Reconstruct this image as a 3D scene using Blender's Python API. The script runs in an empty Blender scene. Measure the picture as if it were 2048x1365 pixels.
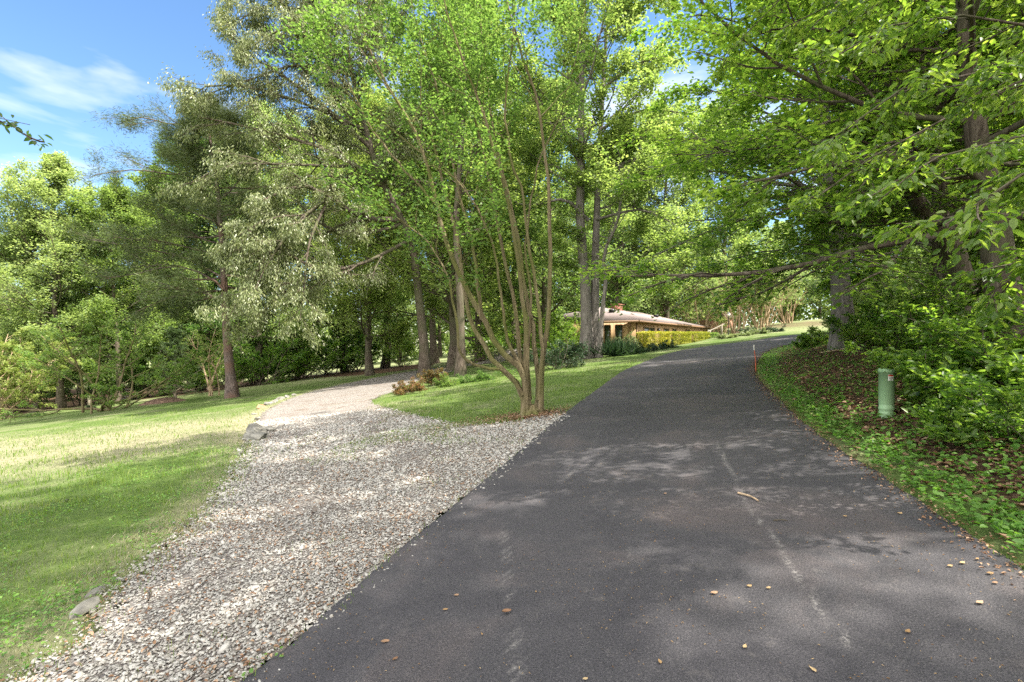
import bpy, math, numpy as np
from math import radians as R
C = bpy.context.scene.collection
# ------------------------------------------------------------------ camera, world, sun
F = 960.0; W2, H2 = 1024.0, 682.5; EYE = 1.6
cam = bpy.data.objects.new("camera", bpy.data.cameras.new("camera")); C.objects.link(cam)
cam.data.sensor_width = 36.0; cam.data.lens = 36.0 * F / 2048.0
cam.data.clip_start = 0.05; cam.data.clip_end = 3000
cam.location = (0, 0, EYE); cam.rotation_euler = (R(90), 0, 0)
sc = bpy.context.scene; sc.camera = cam
SUN_AZ = (0.97, -0.24); SUN_EL = 56.0          # towards the sun, horizontal direction and elevation
sdir = np.array([SUN_AZ[0]*math.cos(R(SUN_EL)), SUN_AZ[1]*math.cos(R(SUN_EL)), math.sin(R(SUN_EL))])
w = bpy.data.worlds.new("World"); sc.world = w; w.use_nodes = True
nt = w.node_tree; N = nt.nodes; L = nt.links
bg = N["Background"]; bg.inputs["Strength"].default_value = 0.15
sky = N.new("ShaderNodeTexSky"); sky.sky_type = 'NISHITA'; sky.sun_disc = False
sky.sun_elevation = R(SUN_EL); sky.sun_rotation = math.atan2(SUN_AZ[0], SUN_AZ[1])
sky.air_density = 1.0; sky.dust_density = 0.4; sky.ozone_density = 1.6
tc = N.new("ShaderNodeTexCoord"); mp = N.new("ShaderNodeMapping"); L.new(tc.outputs["Generated"], mp.inputs[0])
mp.inputs["Rotation"].default_value = (R(8), R(-16), 0); mp.inputs["Scale"].default_value = (1.6, 1.6, 7.5)
mp.inputs["Location"].default_value = (0.35, 0.2, 0.55)
cn = N.new("ShaderNodeTexNoise"); cn.inputs["Scale"].default_value = 1.35; cn.inputs["Detail"].default_value = 6; cn.inputs["Roughness"].default_value = 0.5; cn.inputs["Distortion"].default_value = 0.35
L.new(mp.outputs[0], cn.inputs["Vector"])
cr = N.new("ShaderNodeValToRGB"); cr.color_ramp.elements[0].position = 0.56; cr.color_ramp.elements[1].position = 0.80
cr.color_ramp.elements[0].color = (0, 0, 0, 1); cr.color_ramp.elements[1].color = (1, 1, 1, 1)
L.new(cn.outputs["Fac"], cr.inputs[0])
mx = N.new("ShaderNodeMix"); mx.data_type = 'RGBA'; L.new(cr.outputs[0], mx.inputs[0])
hsv = N.new('ShaderNodeHueSaturation'); hsv.inputs['Saturation'].default_value = 1.15; hsv.inputs['Value'].default_value = .62; L.new(sky.outputs[0], hsv.inputs['Color']); L.new(hsv.outputs[0], mx.inputs[6]); mx.inputs[7].default_value = (3.5, 3.45, 3.6, 1)
# unseen bright cloud added overhead and behind the viewpoint as neutral fill light
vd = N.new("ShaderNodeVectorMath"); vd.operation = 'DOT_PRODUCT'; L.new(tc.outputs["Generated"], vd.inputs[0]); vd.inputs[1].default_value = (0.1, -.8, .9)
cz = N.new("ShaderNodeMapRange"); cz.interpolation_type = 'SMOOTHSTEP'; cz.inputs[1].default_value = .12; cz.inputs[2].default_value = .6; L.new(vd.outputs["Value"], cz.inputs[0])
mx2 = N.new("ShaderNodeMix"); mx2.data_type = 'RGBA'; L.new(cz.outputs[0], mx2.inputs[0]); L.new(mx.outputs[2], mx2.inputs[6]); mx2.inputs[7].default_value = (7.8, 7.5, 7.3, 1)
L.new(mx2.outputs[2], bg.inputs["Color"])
sl = bpy.data.lights.new("sun", 'SUN'); sl.energy = 4.6; sl.angle = R(0.55); sl.color = (1.0, 0.93, 0.82)
so = bpy.data.objects.new("sun", sl); C.objects.link(so)
from mathutils import Vector
so.rotation_euler = Vector(sdir).to_track_quat('Z', 'Y').to_euler(); so.location = (30, -20, 60)
sc.view_settings.view_transform = 'Standard'; sc.view_settings.look = 'None'
sc.view_settings.exposure = 1.75; sc.view_settings.gamma = 1.0
cy = sc.cycles; cy.max_bounces = 7; cy.diffuse_bounces = 4; cy.glossy_bounces = 2; cy.transmission_bounces = 4
cy.transparent_max_bounces = 4; cy.caustics_reflective = False; cy.caustics_refractive = False
cy.sample_clamp_indirect = 6.0; cy.use_denoising = False

# ------------------------------------------------------------------ helpers: numpy geometry
def rng(s): return np.random.default_rng(s)
def nrm(a): return a / (np.linalg.norm(a, axis=-1, keepdims=True) + 1e-9)
def smooth(e0, e1, x):
    t = np.clip((x - e0) / (e1 - e0), 0, 1); return t * t * (3 - 2 * t)

HC = np.array([10.6, 41.0]); HU = nrm(np.array([14.2, 20.0])); HN = np.array([HU[1], -HU[0]]); HV = -HN   # house corner, along, outward, back
HLEN, HWID, HBASE = 24.5, 12.0, 0.95
def terr0(x, y):
    x = np.asarray(x, float); y = np.asarray(y, float)
    z = 0.11 * np.where(x > 18, 18 + (x - 18) * 0.45, np.where(x < -45, -45 + (x + 45) * 0.3, x))
    z = np.where(x > 60, z * 0 + 0.11 * (18 + 42 * .45), z)
    z = z + 1.6 * np.exp(-(((x - 50) ** 2 + (y - 66) ** 2) / (2 * 16.0 ** 2)))
    a = (x - HC[0]) * HU[0] + (y - HC[1]) * HU[1]; b = (x - HC[0]) * HV[0] + (y - HC[1]) * HV[1]
    dx = np.maximum(np.maximum(-a, a - HLEN), 0); dy = np.maximum(np.maximum(-b, b - HWID), 0)
    k = 1 - smooth(0.5, 6.5, np.hypot(dx, dy))
    z = z * (1 - k) + (HBASE - 0.05) * k
    z = z + 0.05 * np.sin(x * .33 + y * .21) * np.sin(y * .27 - x * .11) * smooth(6, 20, np.hypot(x, y))
    return z
def px3(px, py, Y): return np.array([(px - W2) / F * Y, Y, EYE - (py - H2) / F * Y])
def at0(px, py, f=terr0):
    dx, dz = (px - W2) / F, -(py - H2) / F
    lo = 0.5; Y = 0.5
    while Y < 160:
        if EYE + dz * Y < f(dx * Y, Y): break
        lo = Y; Y *= 1.03
    hi = Y
    for _ in range(24):
        m = (lo + hi) / 2
        if EYE + dz * m < f(dx * m, m): hi = m
        else: lo = m
    return np.array([dx * hi, hi, float(f(dx * hi, hi))])
# road edges, traced on the ground
RL = [(-3.9, -2.0), (-2.75, 0.0)] + [tuple(at0(*p)[:2]) for p in ((480, 1365), (780, 1116), (1000, 935), (1120, 835), (1200, 775), (1262, 735), (1330, 709), (1420, 692), (1500, 682))] + [(19, 31.3), (28, 34), (45, 37)]
RR = [(1.6, -2.0), (2.1, 0.0)] + [tuple(at0(*p)[:2]) for p in ((2048, 1140), (1820, 990), (1640, 870), (1560, 800), (1515, 755), (1512, 728), (1535, 704), (1575, 690), (1625, 679))] + [(20, 26.8), (29, 29), (46, 32)]
RL, RR = np.array(RL), np.array(RR)
def resample(P, n, closed=False):
    P = np.asarray(P, float); s = np.r_[0, np.cumsum(np.linalg.norm(np.diff(P, axis=0), axis=1))]
    # catmull-rom
    out = []
    for t in np.linspace(0, s[-1], n):
        i = min(max(np.searchsorted(s, t, side='right') - 1, 0), len(P) - 2); u = (t - s[i]) / (s[i + 1] - s[i])
        p0, p1, p2, p3 = P[max(i - 1, 0)], P[i], P[i + 1], P[min(i + 2, len(P) - 1)]
        out.append(.5 * ((2 * p1) + (-p0 + p2) * u + (2 * p0 - 5 * p1 + 4 * p2 - p3) * u * u + (-p0 + 3 * p1 - 3 * p2 + p3) * u ** 3))
    return np.array(out)
RLs, RRs = resample(RL, 160), resample(RR, 160)
def dist_poly(x, y, P):
    """distance to an open polyline and signed side (+ = right of travel)"""
    x = np.asarray(x, float); y = np.asarray(y, float); best = np.full(x.shape, 1e9); side = np.zeros(x.shape)
    for a, b in zip(P[:-1], P[1:]):
        d = b - a; l2 = d @ d; t = np.clip(((x - a[0]) * d[0] + (y - a[1]) * d[1]) / l2, 0, 1)
        qx, qy = a[0] + t * d[0] - x, a[1] + t * d[1] - y; dd = np.hypot(qx, qy)
        s = np.sign((x - a[0]) * d[1] - (y - a[1]) * d[0]); m = dd < best
        best = np.where(m, dd, best); side = np.where(m, s, side)
    return best * side
RRc, RLc = resample(RR, 36), resample(RL, 36)
def terr(x, y):
    z = terr0(x, y); d = dist_poly(x, y, RRc)          # right bank
    far = 1 - smooth(24, 34, np.asarray(y, float))
    return z + far * (0.21 * np.clip(d - 0.6, 0, 7) - 0.03 * smooth(0, .5, d) * (1 - smooth(.5, 1.2, d)))
def at(px, py): return at0(px, py, terr)
def inpoly(x, y, P):
    r = np.zeros(np.shape(x), bool); n = len(P); j = n - 1
    for i in range(n):
        c = ((P[i][1] > y) != (P[j][1] > y)) & (x < (P[j][0] - P[i][0]) * (y - P[i][1]) / (P[j][1] - P[i][1] + 1e-12) + P[i][0])
        r ^= c; j = i
    return r
road_poly = np.vstack([RLs, RRs[::-1]])
GL = [(-5.2, -2.0), (-3.9, 0.6)] + [tuple(at0(*p)[:2]) for p in ((40, 1345), (190, 1210), (330, 1085), (425, 1000), (480, 915), (500, 868), (530, 822), (600, 790), (680, 770), (770, 752), (850, 739))] + [(-5.0, 43), (1, 47)]
GR = [(-3.9, -2.0), (-2.75, 0.0), tuple(at0(480, 1365)[:2]), tuple(at0(780, 1116)[:2]), tuple(at0(1004, 935)[:2])] + [tuple(at0(*p)[:2]) for p in ((1122, 838), (1112, 822), (1080, 832), (1030, 842), (960, 851), (880, 843), (765, 815), (742, 800), (790, 782), (835, 762), (905, 742))] + [(-4.0, 38.5), (2, 42.5)]
GLs, GRs = resample(GL, 220), resample(GR, 220)
grav_poly = np.vstack([GLs, GRs[::-1]])
def road_d(x, y):   # >0 inside road corridor
    return inpoly(x, y, road_poly)

def new_mesh(name, V, Fq, mat, rnd=None, smoothf=False, tri=None, extra=None):
    V = np.asarray(V, np.float32).reshape(-1, 3); me = bpy.data.meshes.new(name)
    nq = 0 if Fq is None else len(Fq); ntr = 0 if tri is None else len(tri)
    loops = np.concatenate([np.asarray(Fq, np.int32).ravel() if nq else np.zeros(0, np.int32), np.asarray(tri, np.int32).ravel() if ntr else np.zeros(0, np.int32)])
    me.vertices.add(len(V)); me.vertices.foreach_set("co", V.ravel())
    me.loops.add(len(loops)); me.loops.foreach_set("vertex_index", loops)
    me.polygons.add(nq + ntr)
    starts = np.concatenate([np.arange(nq) * 4, nq * 4 + np.arange(ntr) * 3]).astype(np.int32)
    me.polygons.foreach_set("loop_start", starts)
    if smoothf: me.polygons.foreach_set("use_smooth", np.ones(nq + ntr, bool))
    if rnd is not None:
        a = me.attributes.new("rnd", 'FLOAT', 'FACE'); a.data.foreach_set("value", np.asarray(rnd, np.float32))
    if extra is not None:
        for k, v in extra.items():
            a = me.attributes.new(k, 'FLOAT', 'POINT'); a.data.foreach_set("value", np.asarray(v, np.float32))
    me.update(calc_edges=True)
    for m in (mat if isinstance(mat, (list, tuple)) else [mat]): me.materials.append(m)
    return me
def link(name, me, parent=None, loc=None, rot=None):
    o = bpy.data.objects.new(name, me); C.objects.link(o)
    if parent is not None: o.parent = parent
    if loc is not None: o.location = [float(v) for v in loc]
    if rot is not None: o.rotation_euler = rot
    return o
def tag(o, label=None, cat=None, group=None, kind=None):
    for k, v in (("label", label), ("category", cat), ("group", group), ("kind", kind)):
        if v: o[k] = v
    return o
def thing(name, label, cat, loc, rz=0.0, group=None):
    o = bpy.data.objects.new(name, None); C.objects.link(o); o.location = [float(v) for v in loc]; o.rotation_euler = (0, 0, rz)
    o.empty_display_size = .2
    return tag(o, label, cat, group)
def copy_tree(o, loc, rz, s, label, group=None):
    c = o.copy(); C.objects.link(c); c.location = [float(v) for v in loc]; c.rotation_euler = (0, 0, rz); c.scale = (s, s, s) if np.isscalar(s) else s
    c["label"] = label
    if group: c["group"] = group
    for ch in [q for q in bpy.data.objects if q.parent == o]:
        d = ch.copy(); C.objects.link(d); d.parent = c
    return c

def tubes(P, Rad, m=6):
    """P (n,k,3), Rad (n,k) -> verts, quads"""
    n, k, _ = P.shape
    T = np.empty_like(P); T[:, 1:-1] = P[:, 2:] - P[:, :-2]; T[:, 0] = P[:, 1] - P[:, 0]; T[:, -1] = P[:, -1] - P[:, -2]; T = nrm(T)
    mean = nrm(P[:, -1] - P[:, 0]); ref = np.where(np.abs(mean[:, 2:3]) > 0.8, np.array([[1., 0, 0]]), np.array([[0, 0, 1.]]))[:, None, :]
    A = nrm(np.cross(T, ref)); B = np.cross(T, A)
    th = np.arange(m) * 2 * np.pi / m
    V = P[:, :, None, :] + Rad[:, :, None, None] * (A[:, :, None, :] * np.cos(th)[None, None, :, None] + B[:, :, None, :] * np.sin(th)[None, None, :, None])
    idx = np.arange(n * k * m).reshape(n, k, m); a = idx[:, :-1]; b = idx[:, 1:]
    q = np.stack([a, np.roll(a, -1, 2), np.roll(b, -1, 2), b], -1).reshape(-1, 4)
    return V.reshape(-1, 3), q
def join(parts):
    Vs, Qs, off = [], [], 0
    for V, q in parts: Vs.append(V); Qs.append(q + off); off += len(V)
    return np.vstack(Vs), np.vstack(Qs)
def grow(S, D, Ln, k, r, up=0.0, wob=0.25):
    n = len(S); P = np.empty((n, k, 3)); P[:, 0] = S; d = nrm(D)
    for j in range(1, k):
        d = d + r.normal(0, wob, (n, 3)) / math.sqrt(k); d[:, 2] += up / k; d = nrm(d)
        P[:, j] = P[:, j - 1] + d * (Ln / (k - 1))[:, None]
    return P
def sample(P, t):
    """P (n,k,3), t (n,m) in 0..1 -> pos, tangent (n,m,3)"""
    n, k, _ = P.shape; f = t * (k - 1); i = np.clip(f.astype(int), 0, k - 2); u = (f - i)[..., None]; r = np.arange(n)[:, None]
    a, b = P[r, i], P[r, i + 1]; return a * (1 - u) + b * u, nrm(b - a)
def children(P, Rad, m, t0, t1, ang, zf, r, lenf, L0, up, k, wob=.25, rf=.6, taper=True, zadd=0.0):
    n = P.shape[0]; t = t0 + (t1 - t0) * (np.arange(m)[None, :] + r.uniform(0, 1, (n, m))) / m
    pos, tan = sample(P, t); side = np.where((np.arange(m)[None, :] + r.integers(0, 2, (n, 1))) % 2 == 0, 1., -1.)
    hor = nrm(np.cross(tan, np.array([0, 0, 1.])) + r.normal(0, .15, tan.shape)); a = ang * r.uniform(.7, 1.3, t.shape)
    rv = r.normal(0, 1, tan.shape)
    d = tan * np.cos(a)[..., None] + nrm(hor * side[..., None] + rv * zf) * np.sin(a)[..., None]; d[..., 2] += zadd
    Ln = (L0[:, None] * lenf * (1.15 - .75 * t if taper else 1) * r.uniform(.65, 1.3, t.shape))
    rr = np.take_along_axis(Rad, np.clip((t * (Rad.shape[1] - 1)).astype(int), 0, Rad.shape[1] - 1), 1) * rf
    S = pos.reshape(-1, 3); Lf = Ln.ravel(); Q = grow(S, d.reshape(-1, 3), Lf, k, r, up, wob)
    rad = rr.ravel()[:, None] * np.linspace(1, .35, k)[None, :]
    return Q, rad, Lf
def leafmesh(P, D, size, r, asp=.55, upn=.9, droop=0.0, shape=4, fold=.12, svar=.25):
    n = len(P); D = nrm(D + np.array([0, 0, -droop]) + r.normal(0, .25, (n, 3)))
    nn = nrm(np.array([0, 0, upn]) + r.normal(0, .42, (n, 3))); s = nrm(np.cross(D, nn)); nn = np.cross(s, D)
    Ls = (size * r.uniform(1 - svar, 1 + svar, n))[:, None]; w_ = Ls * asp * .5
    if shape == 4:
        V = np.stack([P, P + D * Ls * .42 + s * w_ + nn * Ls * fold, P + D * Ls, P + D * Ls * .42 - s * w_ + nn * Ls * fold], 1)
        q = (np.arange(n) * 4)[:, None] + np.arange(4)[None]; return V.reshape(-1, 3), q, r.uniform(0, 1, n)
    tip = P + D * Ls - nn * Ls * .12
    V = np.stack([P, P + D * Ls * .28 + s * w_ * .85 + nn * Ls * fold, P + D * Ls * .66 + s * w_ * .8 + nn * Ls * fold * .7, tip,
                  P + D * Ls * .66 - s * w_ * .8 + nn * Ls * fold * .7, P + D * Ls * .28 - s * w_ * .85 + nn * Ls * fold], 1)
    b = (np.arange(n) * 6)[:, None]
    q = np.concatenate([b + np.array([[0, 1, 2, 3]]), b + np.array([[0, 3, 4, 5]])], 1).reshape(-1, 4)
    return V.reshape(-1, 3), q, np.repeat(r.uniform(0, 1, n), 2)
def twig_leaves(tw, tl, per, size, r, sizekw, t0=.1, spread=.45):
    n = len(tw); t = np.clip(t0 + (1 - t0) * r.uniform(0, 1, (n, per)), 0, .999); pos, tan = sample(tw, t)
    hor = nrm(np.cross(tan, np.array([0, 0, 1.])) + 1e-3); sgn = r.choice([-1., 1.], (n, per, 1))
    D = tan * .7 + hor * sgn * r.uniform(.3, 1.1, (n, per, 1)); pos = pos + r.normal(0, size * spread, pos.shape)
    clump = r.uniform(-.18, .18, (n, 1))
    V, q, rd = leafmesh(pos.reshape(-1, 3), D.reshape(-1, 3), size, r, **sizekw)
    m = 2 if sizekw.get('shape', 4) == 6 else 1
    rd = np.clip(rd * .7 + .15 + np.repeat(np.repeat(clump, per, 1).ravel(), m), 0, 1)
    return V, q, rd

# ------------------------------------------------------------------ materials
def mat(name):
    m = bpy.data.materials.new(name); m.use_nodes = True; return m, m.node_tree.nodes, m.node_tree.links, m.node_tree.nodes["Principled BSDF"]
def ramp(N, L, src, stops):
    c = N.new("ShaderNodeValToRGB"); e = c.color_ramp.elements
    while len(e) < len(stops): e.new(.5)
    for i, (p, col) in enumerate(stops): e[i].position = p; e[i].color = (*col, 1)
    L.new(src, c.inputs[0]); return c
def noise(N, L, scale, detail=4, rough=.55, vec=None, dist=0.0):
    n = N.new("ShaderNodeTexNoise"); n.inputs["Scale"].default_value = scale; n.inputs["Detail"].default_value = detail; n.inputs["Roughness"].default_value = rough; n.inputs["Distortion"].default_value = dist
    if vec is not None: L.new(vec, n.inputs["Vector"])
    return n
def bump(N, L, h, b, strength=.5, dist=.02):
    u = N.new("ShaderNodeBump"); u.inputs["Strength"].default_value = strength; u.inputs["Distance"].default_value = dist
    L.new(h, u.inputs["Height"]); L.new(u.outputs[0], b.inputs["Normal"]); return u
def mixc(N, L, fac, a, b, mode='MIX'):
    m = N.new("ShaderNodeMix"); m.data_type = 'RGBA'; m.blend_type = mode
    for s, v in ((0, fac), (6, a), (7, b)):
        if hasattr(v, "is_output") or hasattr(v, "links"): L.new(v, m.inputs[s])
        elif isinstance(v, tuple): m.inputs[s].default_value = (*v, 1)
        else: m.inputs[s].default_value = v
    return m.outputs[2]
def leaf_mat(name, dark, mid, light, trans, tf=.48, rough=.5, spec=.3, objvar=True):
    m, N, L, b = mat(name)
    a = N.new("ShaderNodeAttribute"); a.attribute_name = "rnd"
    c = ramp(N, L, a.outputs["Fac"], [(0, dark), (.5, mid), (1, light)])
    col = c.outputs[0]
    if objvar:
        oi = N.new("ShaderNodeObjectInfo"); hs = N.new("ShaderNodeHueSaturation"); mr = N.new("ShaderNodeMapRange")
        mr.inputs[3].default_value = .485; mr.inputs[4].default_value = .515; L.new(oi.outputs["Random"], mr.inputs[0]); L.new(mr.outputs[0], hs.inputs["Hue"])
        mv = N.new("ShaderNodeMapRange"); mv.inputs[3].default_value = 1.15; mv.inputs[4].default_value = .8; L.new(oi.outputs["Random"], mv.inputs[0]); L.new(mv.outputs[0], hs.inputs["Value"])
        L.new(col, hs.inputs["Color"]); col = hs.outputs[0]
    L.new(col, b.inputs["Base Color"]); b.inputs["Roughness"].default_value = rough; b.inputs["Specular IOR Level"].default_value = spec
    t = N.new("ShaderNodeBsdfTranslucent"); tcv = mixc(N, L, 1.0, col, trans, 'MULTIPLY'); L.new(tcv, t.inputs[0])
    mx = N.new("ShaderNodeMixShader"); mx.inputs[0].default_value = tf; L.new(b.outputs[0], mx.inputs[1]); L.new(t.outputs[0], mx.inputs[2])
    L.new(mx.outputs[0], N["Material Output"].inputs[0]); return m
TR = (2.5, 2.4, 1.6)
M = {}
M['leaf'] = leaf_mat('broadleaf', (.045, .095, .022), (.08, .15, .035), (.14, .215, .06), TR)
M['leaf_y'] = leaf_mat('yellow_green_leaf', (.07, .125, .03), (.125, .19, .055), (.20, .27, .09), TR)
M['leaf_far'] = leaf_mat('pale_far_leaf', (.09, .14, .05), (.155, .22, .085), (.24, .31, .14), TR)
M['leaf_beech'] = leaf_mat('beech_leaf', (.04, .095, .02), (.095, .17, .036), (.19, .27, .07), (2.6, 2.6, 1.1), tf=.52, rough=.42, spec=.4)
M['leaf_silver'] = leaf_mat('willow_oak_leaf', (.08, .115, .04), (.165, .20, .085), (.32, .345, .19), (1.8, 1.8, 1.2), tf=.3, rough=.42, spec=.5, objvar=False)
M['needle'] = leaf_mat('pine_needle', (.045, .07, .025), (.08, .115, .038), (.14, .165, .06), (1.6, 1.6, 1.), tf=.2)
M['cedar'] = leaf_mat('cedar_foliage', (.02, .045, .015), (.035, .07, .022), (.07, .11, .035), (1.6, 1.8, 1.), tf=.2)
M['hedge'] = leaf_mat('hedge_leaf', (.16, .20, .03), (.32, .34, .05), (.48, .46, .10), (1.6, 1.6, .9), tf=.35)
M['dark_shrub'] = leaf_mat('dark_shrub_leaf', (.012, .035, .014), (.03, .06, .025), (.07, .11, .06), (1.6, 1.8, 1.), tf=.2)
M['silver_plant'] = leaf_mat('grey_green_leaf', (.12, .16, .07), (.22, .26, .12), (.34, .36, .2), (1.6, 1.8, 1.), tf=.25)
M['red_shrub'] = leaf_mat('reddish_leaf', (.05, .075, .018), (.11, .09, .03), (.19, .09, .04), (1.8, 1.6, 1.), tf=.3)
M['cover'] = leaf_mat('ground_cover_leaf', (.05, .12, .02), (.10, .21, .04), (.18, .31, .07), (2.2, 2.4, .9), tf=.35, rough=.5, objvar=False)
M['bright'] = leaf_mat('bright_shrub_leaf', (.12, .18, .04), (.20, .26, .07), (.30, .34, .11), (1.8, 1.8, 1.2), tf=.35)
M['grass'] = leaf_mat('grass_blade', (.08, .145, .025), (.14, .22, .045), (.25, .29, .10), (2., 2., 1.), tf=.35, objvar=False)
M['dry_grass'] = leaf_mat('dry_grass_blade', (.19, .19, .10), (.29, .28, .165), (.40, .375, .26), (1.6, 1.55, 1.2), tf=.3, objvar=False)
M['litter'] = leaf_mat('dead_leaf', (.09, .05, .03), (.22, .125, .07), (.42, .29, .19), (1.2, 1., .8), tf=.12, objvar=False, rough=.7)
M['pale_litter'] = leaf_mat('tan_fallen_leaf', (.18, .10, .04), (.32, .21, .10), (.45, .35, .20), (1.2, 1., .8), tf=.1, objvar=False, rough=.7)
def bark_mat(name, c0, c1, c2, sx=9, sz=1.6, moss=None):
    m, N, L, b = mat(name); t = N.new("ShaderNodeTexCoord"); mp = N.new("ShaderNodeMapping"); mp.inputs["Scale"].default_value = (sx, sx, sz)
    L.new(t.outputs["Object"], mp.inputs[0]); n = noise(N, L, 1.6, 6, .65, mp.outputs[0], .6)
    c = ramp(N, L, n.outputs["Fac"], [(.3, c0), (.5, c1), (.7, c2)]); col = c.outputs[0]
    n2 = noise(N, L, 1.1, 3, .5, t.outputs["Object"]); r2 = ramp(N, L, n2.outputs["Fac"], [(.45, (0, 0, 0)), (.62, (1, 1, 1))])
    col = mixc(N, L, r2.outputs[0], col, moss or c1)
    L.new(col, b.inputs["Base Color"]); b.inputs["Roughness"].default_value = .9; b.inputs["Specular IOR Level"].default_value = .15
    bump(N, L, n.outputs["Fac"], b, .9, .05); return m
M['bark'] = bark_mat('grey_brown_bark', (.035, .026, .02), (.10, .08, .062), (.20, .165, .135), moss=(.10, .095, .06))
M['bark_grey'] = bark_mat('grey_furrowed_bark', (.05, .045, .04), (.15, .135, .12), (.28, .255, .23), 7, 1.2)
M['bark_pine'] = bark_mat('reddish_pine_bark', (.04, .03, .026), (.12, .095, .085), (.22, .175, .155), 9, 3, moss=(.14, .09, .07))
M['bark_crape'] = bark_mat('smooth_olive_bark', (.08, .065, .035), (.165, .135, .075), (.28, .23, .15), 11, .7, moss=(.13, .13, .045))
M['bark_pale'] = bark_mat('pale_tan_bark', (.22, .16, .10), (.38, .28, .18), (.52, .42, .3), 5, .6)
def plain(name, col, rough=.6, spec=.4, metal=0.0, var=.0, scale=8):
    m, N, L, b = mat(name); b.inputs["Roughness"].default_value = rough; b.inputs["Specular IOR Level"].default_value = spec; b.inputs["Metallic"].default_value = metal
    t = N.new("ShaderNodeTexCoord"); n = noise(N, L, scale, 5, .6, t.outputs["Object"])
    c = ramp(N, L, n.outputs["Fac"], [(.3, tuple(v * (1 - var) for v in col)), (.7, tuple(min(1, v * (1 + var)) for v in col))]); L.new(c.outputs[0], b.inputs["Base Color"]); return m

# ground: grass / dry / soil by world position
def ground_mat():
    m, N, L, b = mat('lawn_ground'); g = N.new("ShaderNodeNewGeometry"); P = g.outputs["Position"]
    n1 = noise(N, L, .55, 5, .6, P, .4); n2 = noise(N, L, 14, 5, .7, P); n3 = noise(N, L, 90, 3, .6, P)
    c1 = ramp(N, L, n2.outputs["Fac"], [(.3, (.06, .10, .02)), (.55, (.10, .155, .04)), (.75, (.18, .21, .08))])
    c2 = ramp(N, L, n2.outputs["Fac"], [(.3, (.20, .195, .11)), (.6, (.29, .275, .18)), (.8, (.38, .355, .25))])
    r1 = ramp(N, L, n1.outputs["Fac"], [(.46, (0, 0, 0)), (.66, (1, 1, 1))])
    a = N.new("ShaderNodeAttribute"); a.attribute_name = "dry"
    f = N.new("ShaderNodeMath"); f.operation = 'MULTIPLY_ADD'; L.new(r1.outputs[0], f.inputs[0]); f.inputs[1].default_value = .45; L.new(a.outputs["Fac"], f.inputs[2]); f.use_clamp = True
    col = mixc(N, L, f.outputs[0], c1.outputs[0], c2.outputs[0])
    s = N.new("ShaderNodeAttribute"); s.attribute_name = "soil"
    c3 = ramp(N, L, n2.outputs["Fac"], [(.3, (.03, .018, .012)), (.5, (.09, .055, .036)), (.7, (.2, .13, .09))])
    sm = N.new("ShaderNodeMath"); sm.operation = 'MULTIPLY_ADD'; L.new(n1.outputs["Fac"], sm.inputs[0]); sm.inputs[1].default_value = .5; 
    ss = N.new("ShaderNodeMath"); ss.operation = 'ADD'; ss.inputs[1].default_value = -.25; L.new(s.outputs["Fac"], ss.inputs[0]); L.new(ss.outputs[0], sm.inputs[2]); sm.use_clamp = True
    sr = ramp(N, L, sm.outputs[0], [(.25, (0, 0, 0)), (.55, (1, 1, 1))])
    col = mixc(N, L, sr.outputs[0], col, c3.outputs[0])
    L.new(col, b.inputs["Base Color"]); b.inputs["Roughness"].default_value = .95; b.inputs["Specular IOR Level"].default_value = .1
    ad = N.new("ShaderNodeMath"); ad.operation = 'ADD'; L.new(n2.outputs["Fac"], ad.inputs[0]); L.new(n3.outputs["Fac"], ad.inputs[1]); bump(N, L, ad.outputs[0], b, .8, .05); return m
def asphalt_mat():
    m, N, L, b = mat('asphalt'); g = N.new("ShaderNodeNewGeometry"); P = g.outputs["Position"]
    v = N.new("ShaderNodeTexVoronoi"); v.inputs["Scale"].default_value = 130; L.new(P, v.inputs["Vector"])
    n0 = noise(N, L, 120, 4, .8, P); n1 = noise(N, L, .8, 6, .62, P, .6); n2 = noise(N, L, 5, 5, .7, P)
    c = ramp(N, L, n0.outputs["Fac"], [(.32, (.017, .0168, .0195)), (.5, (.047, .0455, .051)), (.66, (.095, .089, .092)), (.76, (.26, .24, .23))])
    d = ramp(N, L, n1.outputs["Fac"], [(.40, (.82, .82, .85)), (.52, (1, 1, 1)), (.68, (1.5, 1.34, 1.24))]); col = mixc(N, L, 1.0, c.outputs[0], d.outputs[0], 'MULTIPLY')
    e = ramp(N, L, n2.outputs["Fac"], [(.6, (0, 0, 0)), (.85, (.55, .55, .55))]); col = mixc(N, L, e.outputs[0], col, (.16, .145, .135))
    a = N.new("ShaderNodeAttribute"); a.attribute_name = "dust"; n5 = noise(N, L, 45, 4, .75, P)
    r5 = ramp(N, L, n5.outputs["Fac"], [(.45, (0, 0, 0)), (.62, (1, 1, 1))]); q = N.new("ShaderNodeMath"); q.operation = 'MULTIPLY'; L.new(a.outputs["Fac"], q.inputs[0]); L.new(r5.outputs[0], q.inputs[1])
    col = mixc(N, L, q.outputs[0], col, (.28, .265, .25))
    L.new(col, b.inputs["Base Color"]); b.inputs["Roughness"].default_value = .82; b.inputs["Specular IOR Level"].default_value = .35
    ad = N.new("ShaderNodeMath"); ad.operation = 'ADD'; L.new(v.outputs["Distance"], ad.inputs[0]); L.new(n0.outputs["Fac"], ad.inputs[1]); bump(N, L, ad.outputs[0], b, .55, .006); return m
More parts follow.
